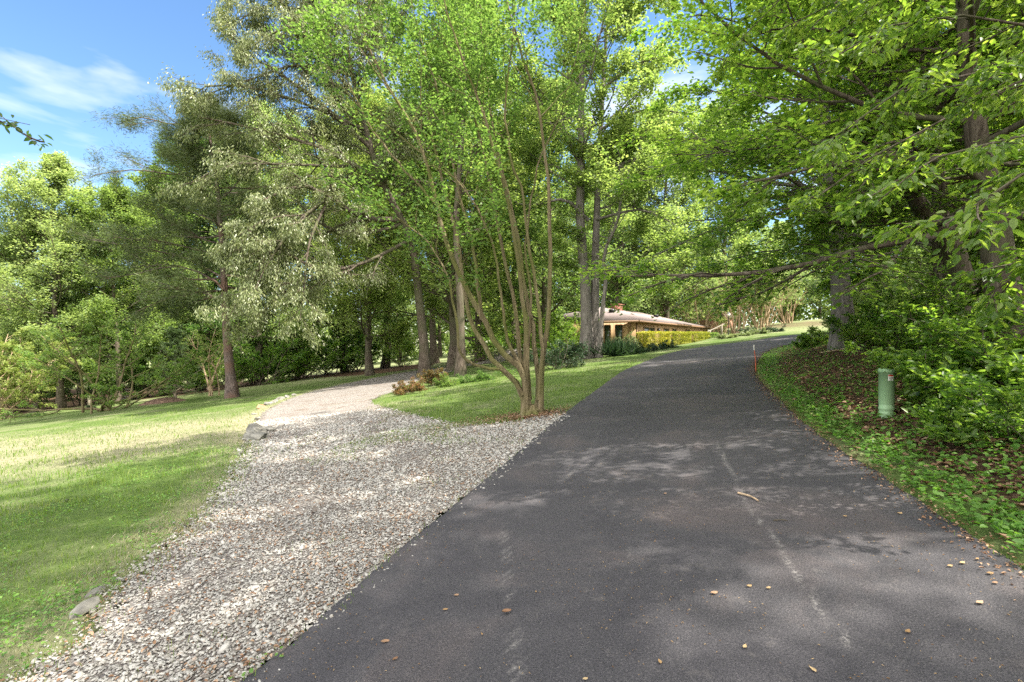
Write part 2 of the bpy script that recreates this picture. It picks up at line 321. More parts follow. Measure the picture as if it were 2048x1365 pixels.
def gravel_mat():
    m, N, L, b = mat('gravel_bed'); g = N.new("ShaderNodeNewGeometry"); P = g.outputs["Position"]
    v = N.new("ShaderNodeTexVoronoi"); v.inputs["Scale"].default_value = 34; L.new(P, v.inputs["Vector"])
    bw = N.new("ShaderNodeRGBToBW"); L.new(v.outputs["Color"], bw.inputs[0])
    c = ramp(N, L, bw.outputs[0], [(.15, (.12, .10, .09)), (.45, (.26, .24, .22)), (.75, (.38, .36, .33)), (.95, (.48, .46, .43))])
    n1 = noise(N, L, 1.3, 6, .7, P, .5); r1 = ramp(N, L, n1.outputs["Fac"], [(.5, (0, 0, 0)), (.68, (.75, .75, .75))])
    col = mixc(N, L, r1.outputs[0], c.outputs[0], (.17, .115, .075))
    n4 = noise(N, L, .6, 5, .7, P); r4 = ramp(N, L, n4.outputs["Fac"], [(.6, (0, 0, 0)), (.72, (.55, .55, .55))]); col = mixc(N, L, r4.outputs[0], col, (.15, .17, .06))
    e = ramp(N, L, v.outputs["Distance"], [(0.0, (1, 1, 1)), (.75, (.35, .32, .3))]); col = mixc(N, L, .7, col, e.outputs[0], 'MULTIPLY')
    L.new(col, b.inputs["Base Color"]); b.inputs["Roughness"].default_value = .9
    inv = N.new("ShaderNodeMath"); inv.operation = 'MULTIPLY'; inv.inputs[1].default_value = -1; L.new(v.outputs["Distance"], inv.inputs[0]); bump(N, L, inv.outputs[0], b, 1., .03); return m
M['ground'] = ground_mat(); M['asphalt'] = asphalt_mat(); M['gravel'] = gravel_mat()
m, N_, L_, b_ = mat('gravel_stone'); a_ = N_.new("ShaderNodeAttribute"); a_.attribute_name = "rnd"
c_ = ramp(N_, L_, a_.outputs["Fac"], [(0, (.12, .105, .09)), (.25, (.23, .215, .19)), (.55, (.32, .31, .285)), (.9, (.41, .40, .37)), (1, (.28, .19, .13))]); L_.new(c_.outputs[0], b_.inputs["Base Color"]); b_.inputs["Roughness"].default_value = .85; M['stone'] = m
M['rock'] = plain('lichen_rock', (.17, .165, .145), .9, .2, var=.6, scale=5)
M['mulch'] = plain('mulch_soil', (.15, .10, .075), .95, .1, var=.5, scale=6)
M['rock_red'] = plain('rusty_rock', (.30, .16, .10), .9, .2, var=.35, scale=4)

# ------------------------------------------------------------------ ground, driveway, gravel lane
def soil_w(x, y):
    """bare or leaf-covered soil weight, 0..1"""
    d = dist_poly(x, y, RRc); s = smooth(.35, .9, d) * (1 - smooth(26, 31, y))
    pts = TL_poly; s2 = np.zeros(np.shape(x)); s2 = np.where(inpoly(x, y, pts), 1.0, 0.0)
    s3 = .45 * np.exp(-(((x - 34) ** 2 + (y - 56) ** 2) / (2 * 8.0 ** 2))); return np.clip(s + s2 + s3, 0, 1)
tl_front = [at0(*p)[:2] for p in ((-400, 880), (0, 832), (120, 818), (300, 797), (480, 776), (620, 757), (760, 747), (850, 736))]
TL_poly = np.array([tuple(p) for p in tl_front] + [(-9, 60), (-60, 75), (-90, 60)])
def dry_w(x, y):
    s = .95 * smooth(-4.5, -6.5, x) * smooth(9, 11, y - .35 * (x + 8)) * (1 - smooth(15, 21, y))
    dl = np.abs(dist_poly(x, y, GLs[::6])); s = s * (.72 + .28 * np.sin(x * .9 + 2 * np.sin(y * .7)) * np.sin(y * 1.1 + x * .3)); return np.clip(s + .6 * (1 - smooth(.1, .8, dl)) + .35 * smooth(35, 45, y), 0, 1)
nr, na = 260, 560
rr = np.concatenate([[0.0], np.geomspace(.6, 900, nr - 1)]); th = np.linspace(-np.pi, np.pi, na, endpoint=False)
# finer angles ahead
th = np.sort(th + .55 * np.sin(th)) ; th = np.pi / 2 - (th)
X = rr[:, None] * np.cos(th)[None]; Y = rr[:, None] * np.sin(th)[None]
Z = terr(X, Y) + rng(1).normal(0, .006, X.shape) * smooth(2, 6, rr)[:, None]
inr = road_d(X, Y) | inpoly(X, Y, grav_poly); Z = Z - .05 * inr
idx = np.arange(nr * na).reshape(nr, na); a = idx[:-1]; b = idx[1:]
Q = np.stack([a, b, np.roll(b, -1, 1), np.roll(a, -1, 1)], -1).reshape(-1, 4)
tag(link('ground', new_mesh('ground', np.stack([X, Y, Z], -1), Q, M['ground'], smoothf=True, extra={'soil': soil_w(X.ravel(), Y.ravel()), 'dry': dry_w(X.ravel(), Y.ravel())})), kind='structure')
def strip(name, A, B, nu, dz, mat_, lift=None, extraf=None, skirt=True):
    u = np.linspace(0, 1, nu)[None, :, None]; P2 = A[:, None, :] * (1 - u) + B[:, None, :] * u
    x, y = P2[..., 0], P2[..., 1]; z = terr(x, y) + dz
    if lift is not None: z = z + lift(x, y)
    V = np.stack([x, y, z], -1)
    if skirt:
        l = V[:, :1].copy(); l[..., 2] -= .09; r_ = V[:, -1:].copy(); r_[..., 2] -= .09; V = np.concatenate([l, V, r_], 1)
    n, m_, _ = V.shape; idx = np.arange(n * m_).reshape(n, m_)
    q = np.stack([idx[:-1, :-1], idx[:-1, 1:], idx[1:, 1:], idx[1:, :-1]], -1).reshape(-1, 4)
    ex = {k: f(V[..., 0].ravel(), V[..., 1].ravel()) for k, f in (extraf or {}).items()}
    return link(name, new_mesh(name, V, q, mat_, smoothf=True, extra=ex))
re = rng(5)
def jit(P, s, k=1): 
    Q = P.copy(); d = re.normal(0, s, len(P)); d = np.convolve(d, np.ones(3) / 3, 'same'); t = np.gradient(P, axis=0); t = nrm(t); Q[:, 0] += -t[:, 1] * d; Q[:, 1] += t[:, 0] * d; return Q
RLf, RRf = jit(resample(RL, 700), .015), jit(resample(RR, 700), .02)
crack1 = np.array([at(*p)[:2] for p in ((1003, 1045), (1012, 1110), (1020, 1200), (1030, 1290), (1040, 1365))])
crack2 = np.array([at(*p)[:2] for p in ((1430, 880), (1465, 950), (1500, 1020), (1550, 1080), (1600, 1160), (1650, 1230), (1700, 1290))])
crack3 = np.array([at(*p)[:2] for p in ((1140, 935), (1125, 970), (1180, 900), (1200, 860))]); crack4 = np.array([at(*p)[:2] for p in ((1255, 1090), (1265, 1140), (1250, 1175))])
def dust(x, y):
    o = np.zeros(x.shape)
    for c, wd, s in ((crack1, .017, .75), (crack2, .027, .7), (crack3, .025, .3), (crack4, .02, .25)):
        o = np.maximum(o, s * (1 - smooth(0, wd * .7, np.abs(dist_poly(x, y, c)))))
    return o
tag(strip('road', RLf, RRf, 110, .004, M['asphalt'], extraf={'dust': dust}), kind='structure')
GLf, GRf = jit(resample(GL, 500), .05), jit(resample(GR, 500), .05)
cs = .08; gx, gy = np.meshgrid(np.arange(-14, 3, cs), np.arange(-2, 47.5, cs), indexing='ij'); rg_ = rng(6)
gi = inpoly(gx + rg_.normal(0, .07, gx.shape), gy + rg_.normal(0, .07, gx.shape), grav_poly); ni, nj = gx.shape; gid = np.arange(ni * nj).reshape(ni, nj)
gq = np.stack([gid[:-1, :-1], gid[1:, :-1], gid[1:, 1:], gid[:-1, 1:]], -1)[gi[:-1, :-1]]; uq, inv = np.unique(gq, return_inverse=True)
gv = np.stack([gx, gy, terr(gx, gy) - .006], -1).reshape(-1, 3)[uq]
tag(link('gravel_lane', new_mesh('gravel_lane', gv, inv.reshape(-1, 4), M['gravel'], smoothf=True)), kind='structure')

# ------------------------------------------------------------------ scatter: stones, blades, litter, ground cover
def scatter(n, x0, x1, y0, y1, r, dens=None):
    """positions with density falling with distance"""
    x = r.uniform(x0, x1, n); y = r.uniform(y0, y1, n); k = r.uniform(0, 1, n) < (dens(x, y) if dens else 1); return x[k], y[k]
def infr(x, y, m=.12): return np.abs(x) < (1.067 + m) * y + .3
phi = (1 + 5 ** .5) / 2
ICO = nrm(np.array([(-1, phi, 0), (1, phi, 0), (-1, -phi, 0), (1, -phi, 0), (0, -1, phi), (0, 1, phi), (0, -1, -phi), (0, 1, -phi), (phi, 0, -1), (phi, 0, 1), (-phi, 0, -1), (-phi, 0, 1)], float))
ICF = np.array([(0, 11, 5), (0, 5, 1), (0, 1, 7), (0, 7, 10), (0, 10, 11), (1, 5, 9), (5, 11, 4), (11, 10, 2), (10, 7, 6), (7, 1, 8), (3, 9, 4), (3, 4, 2), (3, 2, 6), (3, 6, 8), (3, 8, 9), (4, 9, 5), (2, 4, 11), (6, 2, 10), (8, 6, 7), (9, 8, 1)])
def stones(x, y, s, r, zoff=0.0):
    n = len(x); a = r.uniform(0, 6.283, n); sx = s * r.uniform(.7, 1.4, n); sy = s * r.uniform(.5, .9, n); sz = s * r.uniform(.3, .6, n)
    V = ICO[None] * (1 + r.normal(0, .13, (n, 12, 1))); V = V * np.stack([sx, sy, sz], -1)[:, None, :]
    tx = r.normal(0, .25, n); V[..., 2] += V[..., 0] * tx[:, None]
    c, s_ = np.cos(a)[:, None], np.sin(a)[:, None]; X = V[..., 0] * c - V[..., 1] * s_; Yv = V[..., 0] * s_ + V[..., 1] * c
    V = np.stack([X + x[:, None], Yv + y[:, None], V[..., 2] + (terr(x, y) + sz * .3 + zoff)[:, None]], -1)
    F_ = (np.arange(n) * 12)[:, None, None] + ICF[None]; return V.reshape(-1, 3), F_.reshape(-1, 3)
def wav0(x, y): return np.sin(x * 1.7 + 2.1 * np.sin(y * .9)) * np.sin(y * 1.3 + 1.9 * np.sin(x * .8))
r = rng(11)
x, y = scatter(520000, -9, 1.5, 1.9, 15, r, lambda x, y: np.clip((3.6 / np.hypot(x, y)) ** 1.5, .07, 1))
gp = grav_poly.copy(); ok = inpoly(x + r.normal(0, .09, len(x)), y + r.normal(0, .09, len(x)), gp) & ~inpoly(x, y, road_poly) & infr(x, y, .05); x, y = x[ok], y[ok]; sg_ = dist_poly(x, y, GLs[::6]); rut = np.exp(-((sg_ - 1.15) / .28) ** 2) + np.exp(-((sg_ - 2.6) / .28) ** 2); kp = r.uniform(0, 1, len(x)) > .45 * rut * smooth(3, 6, y) + .45 * (wav0(x * 1.3, y * 1.3) > .45); x, y = x[kp], y[kp]
ek = r.uniform(0, 1, 1500); EP = RLs[(ek * 70).astype(int)]; ex_ = EP[:, 0] + np.abs(r.normal(0, .09, 1500)) - .03; ey_ = EP[:, 1] + r.normal(0, .15, 1500); ke = (ey_ > 1.9) & (ey_ < 9.6); x, y = np.concatenate([x, ex_[ke]]), np.concatenate([y, ey_[ke]])
s = (.0085 * r.lognormal(0, .38, len(x))) * np.clip(np.hypot(x, y) / 4.5, 1, 2.2)
V, T = stones(x, y, s, r); print('stones', len(x))
tag(link('gravel', new_mesh('gravel', V, None, M['stone'], rnd=np.repeat(np.clip(r.beta(2.4, 1.8, len(x)) * 1.02, 0, 1), 20), tri=T)), 'loose pale grey and tan gravel covering the side lane', 'gravel', kind='stuff')
def blades(x, y, h, r, wd=.004, lean=.45, base=None):
    n = len(x); z = terr(x, y) - .005 if base is None else base; a = r.uniform(0, 6.283, n); d = np.stack([np.cos(a), np.sin(a), 0 * a], -1); s_ = np.stack([-np.sin(a), np.cos(a), 0 * a], -1)
    P = np.stack([x, y, z], -1); ln = (r.uniform(.2, 1, n) * lean * h)[:, None]; hh = np.stack([0 * h, 0 * h, h], -1); wv = (wd * np.ones(n))[:, None] * s_
    V = np.stack([P - wv, P + wv, P + hh * .6 + d * ln * .4 + wv * .6, P + hh + d * ln], 1)
    return V.reshape(-1, 3), (np.arange(n) * 4)[:, None] + np.arange(4)[None]
def wav0(x, y): return np.sin(x * 1.7 + 2.1 * np.sin(y * .9)) * np.sin(y * 1.3 + 1.9 * np.sin(x * .8))
r = rng(12)
def lawn_ok(x, y, mg=.05):
    j = lambda: r.normal(0, mg, len(x))
    return ~inpoly(x + j(), y + j(), road_poly) & ~inpoly(x + j(), y + j(), grav_poly) & (dist_poly(x, y, RRc) < 0) & infr(x, y)
x, y = scatter(1000000, -22, 8, 2.0, 24, r, lambda x, y: np.clip((4.0 / np.hypot(x, y)) ** 2.1, .008, 1))
ok = lawn_ok(x, y) & (r.uniform(0, 1, len(x)) > .72 * dry_w(x, y)); x, y = x[ok], y[ok]; dist = np.hypot(x, y)
pat = np.sin(x * 1.9 + 2 * np.sin(y * 1.3)) * np.sin(y * 2.3 + 1.7 * np.sin(x * 1.1)); h = (.038 + .018 * pat) * r.uniform(.6, 1.5, len(x)) * np.clip(dist / 6, 1, 1.8)
h = np.maximum(h, .012)
V, q = blades(x, y, h, r, wd=.0022 * np.clip(dist / 3.5, 1, 5)); print('grass', len(x))
tag(link('lawn_grass', new_mesh('lawn_grass', V, q, M['grass'], rnd=np.clip(r.beta(2, 2.4, len(x)) + .1 * pat, 0, 1))), 'short green lawn grass beside the gravel lane', 'grass', kind='stuff')
gw_ = r.uniform(0, 1, 60000); gx2, gy2 = r.uniform(-6, 1.2, 60000), r.uniform(2.5, 13, 60000); de = np.abs(dist_poly(gx2, gy2, GLs[::5])); dr = np.hypot((gx2 + 2.0) / 2.2, (gy2 - 9.0) / 1.6)
pk = inpoly(gx2, gy2, grav_poly) & ~inpoly(gx2, gy2, road_poly) & (gw_ < np.clip(.5 * (1 - smooth(.05, .5, de)) + .55 * (1 - smooth(.5, 1.25, dr)) * (wav0(gx2, gy2) > -.2) + .10 * (wav0(gx2 * 1.7, gy2 * 1.7) > .55), 0, 1)); gx2, gy2 = gx2[pk], gy2[pk]
Vg, qg = blades(gx2, gy2, r.uniform(.02, .06, len(gx2)), r, wd=.0018 * np.clip(np.hypot(gx2, gy2) / 3.5, 1, 5), base=terr(gx2, gy2)); tag(link('sprouting_grass', new_mesh('sprouting_grass', Vg, qg, M['grass'], rnd=r.uniform(.2, 1, len(qg)))), 'thin grass sprouting through the gravel near the crape myrtle', 'grass', kind='stuff')
# dry, paler blades along the lane edges and in the sunlit patch
x, y = scatter(420000, -24, 3, 2.0, 22, r, lambda x, y: np.clip(dry_w(x, y) * (6 / np.hypot(x, y)) ** 1.3, 0, 1)); ok = lawn_ok(x, y, .12); x, y = x[ok], y[ok]
V, q = blades(x, y, .034 * r.uniform(.5, 1.6, len(x)), r, wd=.0018 * np.clip(np.hypot(x, y) / 4, 1, 2.6), lean=1.1)
V2, q2, rd2 = [], [], []
cl = [at(*p) for p in ((330, 1068), (820, 828), (790, 812), (930, 850))]
for c in cl:
    n = 260; xx = c[0] + r.normal(0, .16 + .03 * c[1], n); yy = c[1] + r.normal(0, .1 + .015 * c[1], n); v, k = blades(xx, yy, r.uniform(.03, .09, n), r, wd=.0011 * max(1, c[1] / 3), lean=1.1); V2.append(v); q2.append(k)
V, q = join([(V, q)] + list(zip(V2, q2)))
tag(link('dry_grass', new_mesh('dry_grass', V, q, M['dry_grass'], rnd=r.uniform(0, 1, len(q)))), 'straw coloured dry grass along the gravel edges', 'grass', kind='stuff')
def cover_small(n, size, x0, x1, y0, y1, seed, name, label, keep, hh=.03):
    r = rng(seed); x, y = scatter(n, x0, x1, y0, y1, r, lambda x, y: np.clip((3.6 / np.hypot(x, y)) ** 1.6, 0, 1)); ok = lawn_ok(x, y) & keep(x, y, r); x, y = x[ok], y[ok]
    P = np.stack([x, y, terr(x, y) + hh * r.uniform(.4, 1, len(x))], -1); a = r.uniform(0, 6.28, len(x)); D = np.stack([np.cos(a), np.sin(a), 0 * a + .1], -1)
    V, q, rd = leafmesh(P, D, size, r, asp=.85, upn=1.4, shape=6, svar=.5); tag(link(name, new_mesh(name, V, q, M['cover'], rnd=rd)), label, 'weeds', kind='stuff')
cover_small(120000, .022, -9, -1, 2, 11, 15, 'lawn_weeds', 'small clover like weeds mixed into the near lawn', lambda x, y, r: wav0(x * 1.5, y * 1.5) + r.normal(0, .3, len(x)) > .1)
# dead leaves strewn on gravel and the right bank
def litter(x, y, size, r, mt, name, label, flat=2.2, dz=.006, asp=.6):
    P = np.stack([x, y, terr(x, y) + dz + r.uniform(0, .012, len(x))], -1); a = r.uniform(0, 6.283, len(x)); D = np.stack([np.cos(a), np.sin(a), 0 * a], -1)
    V, q, rd = leafmesh(P, D, size, r, asp=asp, upn=flat, shape=6, fold=.22, svar=.5)
    return tag(link(name, new_mesh(name, V, q, mt, rnd=rd)), label, 'leaves', kind='stuff')
x, y = scatter(60000, -9, 1.5, 2, 15, r, lambda x, y: np.clip((4 / np.hypot(x, y)) ** 1.2, 0, 1) * (.35 + .65 * (np.sin(x * 2.3 + y) * np.sin(y * 1.7 - x) > 0)))
ok = inpoly(x, y, grav_poly) & infr(x, y) & ~inpoly(x, y, road_poly); litter(x[ok], y[ok], .022, r, M['litter'], 'leaf_scraps', 'brown leaf scraps strewn over the gravel lane', dz=.012)
x, y = scatter(130000, 2, 17, 1.8, 22, r, lambda x, y: np.clip((5 / np.hypot(x, y)) ** 1.5, .06, 1)); d = dist_poly(x, y, RRc); ok = (d > .12) & (d < 7) & infr(x, y); x, y, d = x[ok], y[ok], d[ok]
ok = r.uniform(0, 1, len(x)) < .25 + .75 * smooth(.35, .8, d); litter(x[ok], y[ok], .065 , r, M['litter'], 'leaf_litter', 'brown leaf litter covering the wooded bank right of the driveway', flat=1.3)
a_ = r.uniform(0, 6.28, 2600); d_ = np.abs(r.normal(0, .55, 2600)); x = .35 + np.cos(a_) * d_ * 1.5; y = 10.0 + np.sin(a_) * d_ * .8; ok = ~inpoly(x, y, road_poly); litter(x[ok], y[ok], .035, r, M['litter'], 'root_litter', 'leaf litter around the foot of the crape myrtle', dz=.02)
# tiny catkins and seed husks on the asphalt
x, y = scatter(52000, -4, 6, 1.9, 12, r, lambda x, y: np.clip((3 / np.hypot(x, y)) ** 1.3, 0, 1) * np.clip(.35 + np.sin(x * 3.1 + 1.3 * np.sin(y * 2)) * np.sin(y * 2.7), 0.04, 1) * .5)
ok = inpoly(x, y, road_poly) & infr(x, y); litter(x[ok], y[ok], .011, r, M['pale_litter'], 'seed_husks', 'tiny tan husks and catkins scattered on the asphalt', asp=.3, dz=.007)
# dirt and dead leaves caught along the right asphalt edge
k = r.uniform(0, 1, 5000); P = RRs[(k * 70).astype(int)]; x = P[:, 0] + r.normal(-.03, .07, 5000); y = P[:, 1] + r.normal(0, .16, 5000); ok = infr(x, y) & (y > 1.8)
litter(x[ok], y[ok], .02, r, M['litter'], 'edge_debris', 'reddish leaf debris caught along the right asphalt edge', dz=.008)
# ground cover: broad leaves on the bank, dense strip along the road edge
def cover(x, y, size, hh, r, name, label, per=3):
    n = len(x); z = terr(x, y); P0 = np.stack([x, y, z], -1); P0 = np.repeat(P0, per, 0); n3 = len(P0); P = P0 + r.normal(0, size * .5, (n3, 3)); P[:, 2] = P0[:, 2] + np.repeat(hh, per) * r.uniform(.35, 1, n3)
    a = r.uniform(0, 6.283, n3); D = np.stack([np.cos(a), np.sin(a), r.uniform(-.25, .4, n3)], -1)
    V, q, rd = leafmesh(P, D, size, r, asp=.8, upn=1.3, shape=6, fold=.1, svar=.4); return tag(link(name, new_mesh(name, V, q, M['cover'], rnd=rd)), label, 'ground cover', kind='stuff')
def wav(x, y, k=1.0): return np.sin(x * 1.7 * k + 2.1 * np.sin(y * .9 * k)) * np.sin(y * 1.3 * k + 1.9 * np.sin(x * .8 * k))
x, y = scatter(130000, 2, 16, 1.8, 24, r, lambda x, y: np.clip((4 / np.hypot(x, y)) ** 1.1, .1, 1)); d = dist_poly(x, y, RRc); ok = (d > .05) & (d < .62 + .16 * wav(x, y, 1.6)) & infr(x, y); x, y = x[ok], y[ok]
cover(x, y, .042, .05 + .07 * r.uniform(0, 1, len(x)), r, 'roadside_weeds', 'bright green broad leaved weeds along the right road edge')
x, y = scatter(150000, 2, 20, 1.8, 25, r, lambda x, y: np.clip((4.5 / np.hypot(x, y)) ** 1.3, .08, 1)); d = dist_poly(x, y, RRc); ok = (d > .6) & (d < 8) & infr(x, y) & (wav(x, y, 1.1) + .5 * wav(x + 3, y, 2.7) > -.8 + .5 * r.normal(0, 1, len(x))) ; x, y = x[ok], y[ok]
cover(x, y, .043, .05 + .09 * r.uniform(0, 1, len(x)), r, 'ground_cover', 'patchy green creeper and seedlings on the shaded bank')

# ------------------------------------------------------------------ trees
def crown_build(limbs, lrad, llen, r, sub=(8, .2, 1.), sublen=.42, tw=(6, .15, 1.), twlen=.45, twmax=None, per=9, leaf=.14, lk=None, zf=.35, up=(.1, 0.0), ang=(.8, .85), spread=.45, subwob=.3, twup=-.1, twz=.25):
    S, Sr, Sl = children(limbs, lrad, sub[0], sub[1], sub[2], ang[0], zf, r, sublen, llen, up[0], 5, subwob, .55)
    Tw, Tr, Tl = children(S, Sr, tw[0], tw[1], tw[2], ang[1], twz, r, twlen, Sl, twup, 4, .25, .55)
    if twmax: pass
    V, q, rd = twig_leaves(Tw, Tl, per, leaf, r, lk or {}, spread=spread)
    wood = [tubes(S, np.maximum(Sr, .006), 4), tubes(Tw, np.maximum(Tr, .003), 3)]
    return wood, (V, q, rd)
def poly3(path, n=14):
    P = np.array([px3(*p) for p in path]); return resample(P, n)
def make_tree(kind, trunks, trad, mb, ml, seed, cb=.3, nl=22, Rc=5., el=(.35, 1.0), prof=1.0, limbs_extra=None, lup=.35, limb_wob=.3, cname='crown', org=None, **kw):
    """trunks: list of (k,3) arrays; returns trunk mesh, crown mesh relative to the origin of trunk 0"""
    r = rng(seed); org = trunks[0][0].copy() if org is None else org; wood = []; Ls = []; Rs = []; Ll = []
    for P, r0 in zip(trunks, trad):
        k = len(P); t = np.linspace(0, 1, k); rad = r0 * (1 - .82 * t ** .9) * (1 + .55 * np.exp(-t * 28)); wood.append(tubes(P[None], rad[None], 14))
        n = nl; ti = cb + (1 - cb) * ((np.arange(n) + r.uniform(0, 1, n)) / n) ** .9 * .985; pos, tan = sample(P[None], ti[None]); pos, tan = pos[0], tan[0]
        az = np.arange(n) * 2.39996 + r.uniform(0, .9, n); e = el[0] + (el[1] - el[0]) * (ti - cb) / (1 - cb) + r.normal(0, .1, n)
        D = np.stack([np.cos(az) * np.cos(e), np.sin(az) * np.cos(e), np.sin(e)], -1)
        u = (ti - cb) / (1 - cb); env = (.35 + .65 * np.sin(np.pi * np.clip(u * .8 + .2, 0, 1) ** prof)) * Rc * r.uniform(.6, 1.35, n) * (1 - .2 * u)
        lim = grow(pos, D, env, 8, r, lup, limb_wob); base = r0 * (1 - .82 * ti ** .9) * .38
        Ls.append(lim); Rs.append(base[:, None] * np.linspace(1, .22, 8)[None]); Ll.append(env)
    if limbs_extra:
        for pth, rad in limbs_extra:
            Ls.append(resample(pth, 8)[None]); Rs.append(np.linspace(rad, rad * .25, 8)[None]); Ll.append(np.array([np.linalg.norm(pth[-1] - pth[0])]))
    Lm, Lr, Ln = np.concatenate(Ls), np.concatenate(Rs), np.concatenate(Ll)
    wood.append(tubes(Lm, Lr, 7)); w2, (V, q, rd) = crown_build(Lm, Lr, Ln, r, **kw); wood += w2
    Vw, Qw = join(wood); Vw = Vw - org; V = V - org
    return new_mesh(kind + '_trunk', Vw, Qw, mb, smoothf=True), new_mesh(kind + '_crown', V, q, ml, rnd=rd), org
def plant_tree(name, label, cat, meshes, loc=None, rz=0., group=None, cname='crown', tname='trunk'):
    t, c, org = meshes; o = thing(name, label, cat, org if loc is None else loc, rz, group); link(tname, t, o); link(cname, c, o); return o
def straight(H, r, lean=(0, 0), wob=.25, k=12):
    t = np.linspace(0, 1, k); P = np.stack([lean[0] * H * t ** 1.3, lean[1] * H * t ** 1.3, H * t], -1); P[1:, :2] += np.cumsum(r.normal(0, wob, (k - 1, 2)), 0) * .35; return P

# --- prototypes for the woods (moved to their first place, then copied)
protos = []
for i, (H, r0, cb, nl, Rc, mt, leaf, per) in enumerate((
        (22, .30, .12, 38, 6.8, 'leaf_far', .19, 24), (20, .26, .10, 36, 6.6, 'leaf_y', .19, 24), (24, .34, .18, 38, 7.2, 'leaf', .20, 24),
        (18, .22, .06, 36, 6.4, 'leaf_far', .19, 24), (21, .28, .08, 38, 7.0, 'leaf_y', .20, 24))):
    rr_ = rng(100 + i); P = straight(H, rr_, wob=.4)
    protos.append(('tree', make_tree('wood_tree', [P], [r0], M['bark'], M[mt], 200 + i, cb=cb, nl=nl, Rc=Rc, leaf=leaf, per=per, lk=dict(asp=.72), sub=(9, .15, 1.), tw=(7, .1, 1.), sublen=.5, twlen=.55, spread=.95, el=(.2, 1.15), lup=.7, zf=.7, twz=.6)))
P = straight(22, rng(109), wob=.3)
protos.append(('tree', make_tree('canopy_tree', [P], [.3], M['bark'], M['leaf'], 209, cb=.45, nl=28, Rc=7.5, leaf=.15, per=13, lk=dict(asp=.7), sub=(9, .2, 1.), tw=(6, .1, 1.), sublen=.45, twlen=.55, spread=.8, el=(.0, 1.0), lup=.4, zf=.5)))
proto_obj = []
used = {}
def wood_tree(i, X, Y, rz, s, label, group, dz=0.0):
    z = float(terr(X, Y)) - .15 + dz; sc_ = (s, s, s) if np.isscalar(s) else s
    if i not in used:
        t, c, org = protos[i][1]; o = thing('broadleaf_tree', label, 'tree', (X, Y, z), rz, group); link('trunk', t, o); link('crown', c, o); o.scale = sc_; used[i] = o; return o
    return copy_tree(used[i], (X, Y, z), rz, sc_, label, group)
def place_px(i, px, Y, s, label, group, r, dz=0.0):
    wood_tree(i, (px - W2) / F * Y, Y, r.uniform(0, 6.28), s, label, group, dz)
r = rng(77)
# left wood edge, front row then second row
GA = 'leafy trees of the wood beyond the left lawn'
for px, Y, i, s in ((-230, 44, 0, .85), (-60, 46, 3, .82), (70, 42, 3, .92), (123, 41, 0, .92), (232, 42, 1, .90), (330, 47, 4, 1.0), (410, 50, 2, 1.1), (520, 50, 0, 1.25), (600, 54, 4, 1.3), (690, 58, 1, 1.4), (770, 60, 2, 1.3)):
    place_px(i, px, Y, s, {-230: 'first tree beyond the left edge of the view in the lawn wood', -60: 'tree at the very left edge behind the bright shrub tree', 70: 'twin leaning tree at the far left of the wood edge', 123: 'straight trunked tree behind the small left shrubs', 232: 'pale trunked tree beside the metal field gate', 330: 'tree rising directly behind the conical cedar', 410: 'tree behind the thin sapling left of the pine', 520: 'tall tree just right of the pine trunk at the wood edge', 600: 'tall tree behind the silvery oak foliage above the lane curve', 690: 'dark trunked tree at the wood edge midway between pine and oak trunk', 770: 'tree at the right end of the lawn wood near the lane end'}[px], GA, r)
for px, Y, i, s in ((-300, 60, 2, 1.0), (-120, 62, 4, 1.0), (20, 60, 1, .95), (160, 64, 0, 1.0), (280, 66, 2, 1.05), (380, 68, 4, 1.15), (480, 70, 0, 1.3)):
    place_px(i, px, Y, s, {-300: 'distant tree far beyond the left edge of the view', -120: 'distant tree just beyond the left edge of the view', 20: 'distant tree above the bright shrub tree at the far left', 160: 'distant tree above the small left tree', 280: 'distant tree behind the left side of the cedar', 380: 'distant tree left of the pine trunk', 480: 'distant tree right of the pine trunk'}[px], 'second row of trees in the left wood', r)
# middle: behind the lawn and the house
GB = 'sunlit trees behind the house and far lawn'
for px, Y, i, s in ((800, 92, 3, 1.3), (880, 96, 4, 1.4), (950, 90, 3, 1.3), (1020, 84, 1, 1.3), (1090, 78, 3, 1.25), (1170, 80, 4, 1.3), (1250, 78, 1, 1.15), (1330, 80, 3, 1.1), (1400, 92, 3, 1.05), (1480, 95, 4, 1.1), (1560, 95, 3, 1.1), (1640, 90, 1, 1.1), (1720, 82, 3, 1.1), (1810, 74, 4, 1.0), (1910, 66, 3, .95), (2020, 60, 1, .95), (2150, 54, 3, .95), (1335, 63, 4, 1.45), (1445, 68, 1, 1.5), (1240, 62, 3, 1.4)):
    place_px(i, px, Y, s, {800: 'pale tree beyond the far lawn left of the oak trunk', 880: 'pale tree beyond the far lawn right of the oak trunk', 950: 'pale tree beyond the far lawn behind the grey trunk', 1020: 'yellow green tree behind the stems of the crape myrtle', 1090: 'tree behind the left end of the house roof', 1170: 'tree behind the house hidden by the twin grey trunks', 1250: 'yellow green tree behind the chimney', 1330: 'pale tree above the middle of the house roof', 1400: 'pale tree above the far end of the roof', 1480: 'tree above the shed and the lamp post', 1560: 'pale tree over the pale stemmed row at the drive bend', 1640: 'tree on the rise just left of the big beech trunk', 1720: 'pale tree showing just right of the big beech trunk', 1810: 'tree on the rise seen through the right wood', 1910: 'pale tree on the rise behind the forked tree', 2020: 'yellow green tree on the rise behind the reddish trunk', 2150: 'pale tree on the rise beyond the right edge', 1335: 'very tall tree closing the sky gap above the roof', 1445: 'very tall yellow green tree above the drive bend', 1240: 'very tall pale tree just right of the twin grey trunks'}[px], GB, r)
GC = 'tall trees around the far end of the gravel lane'
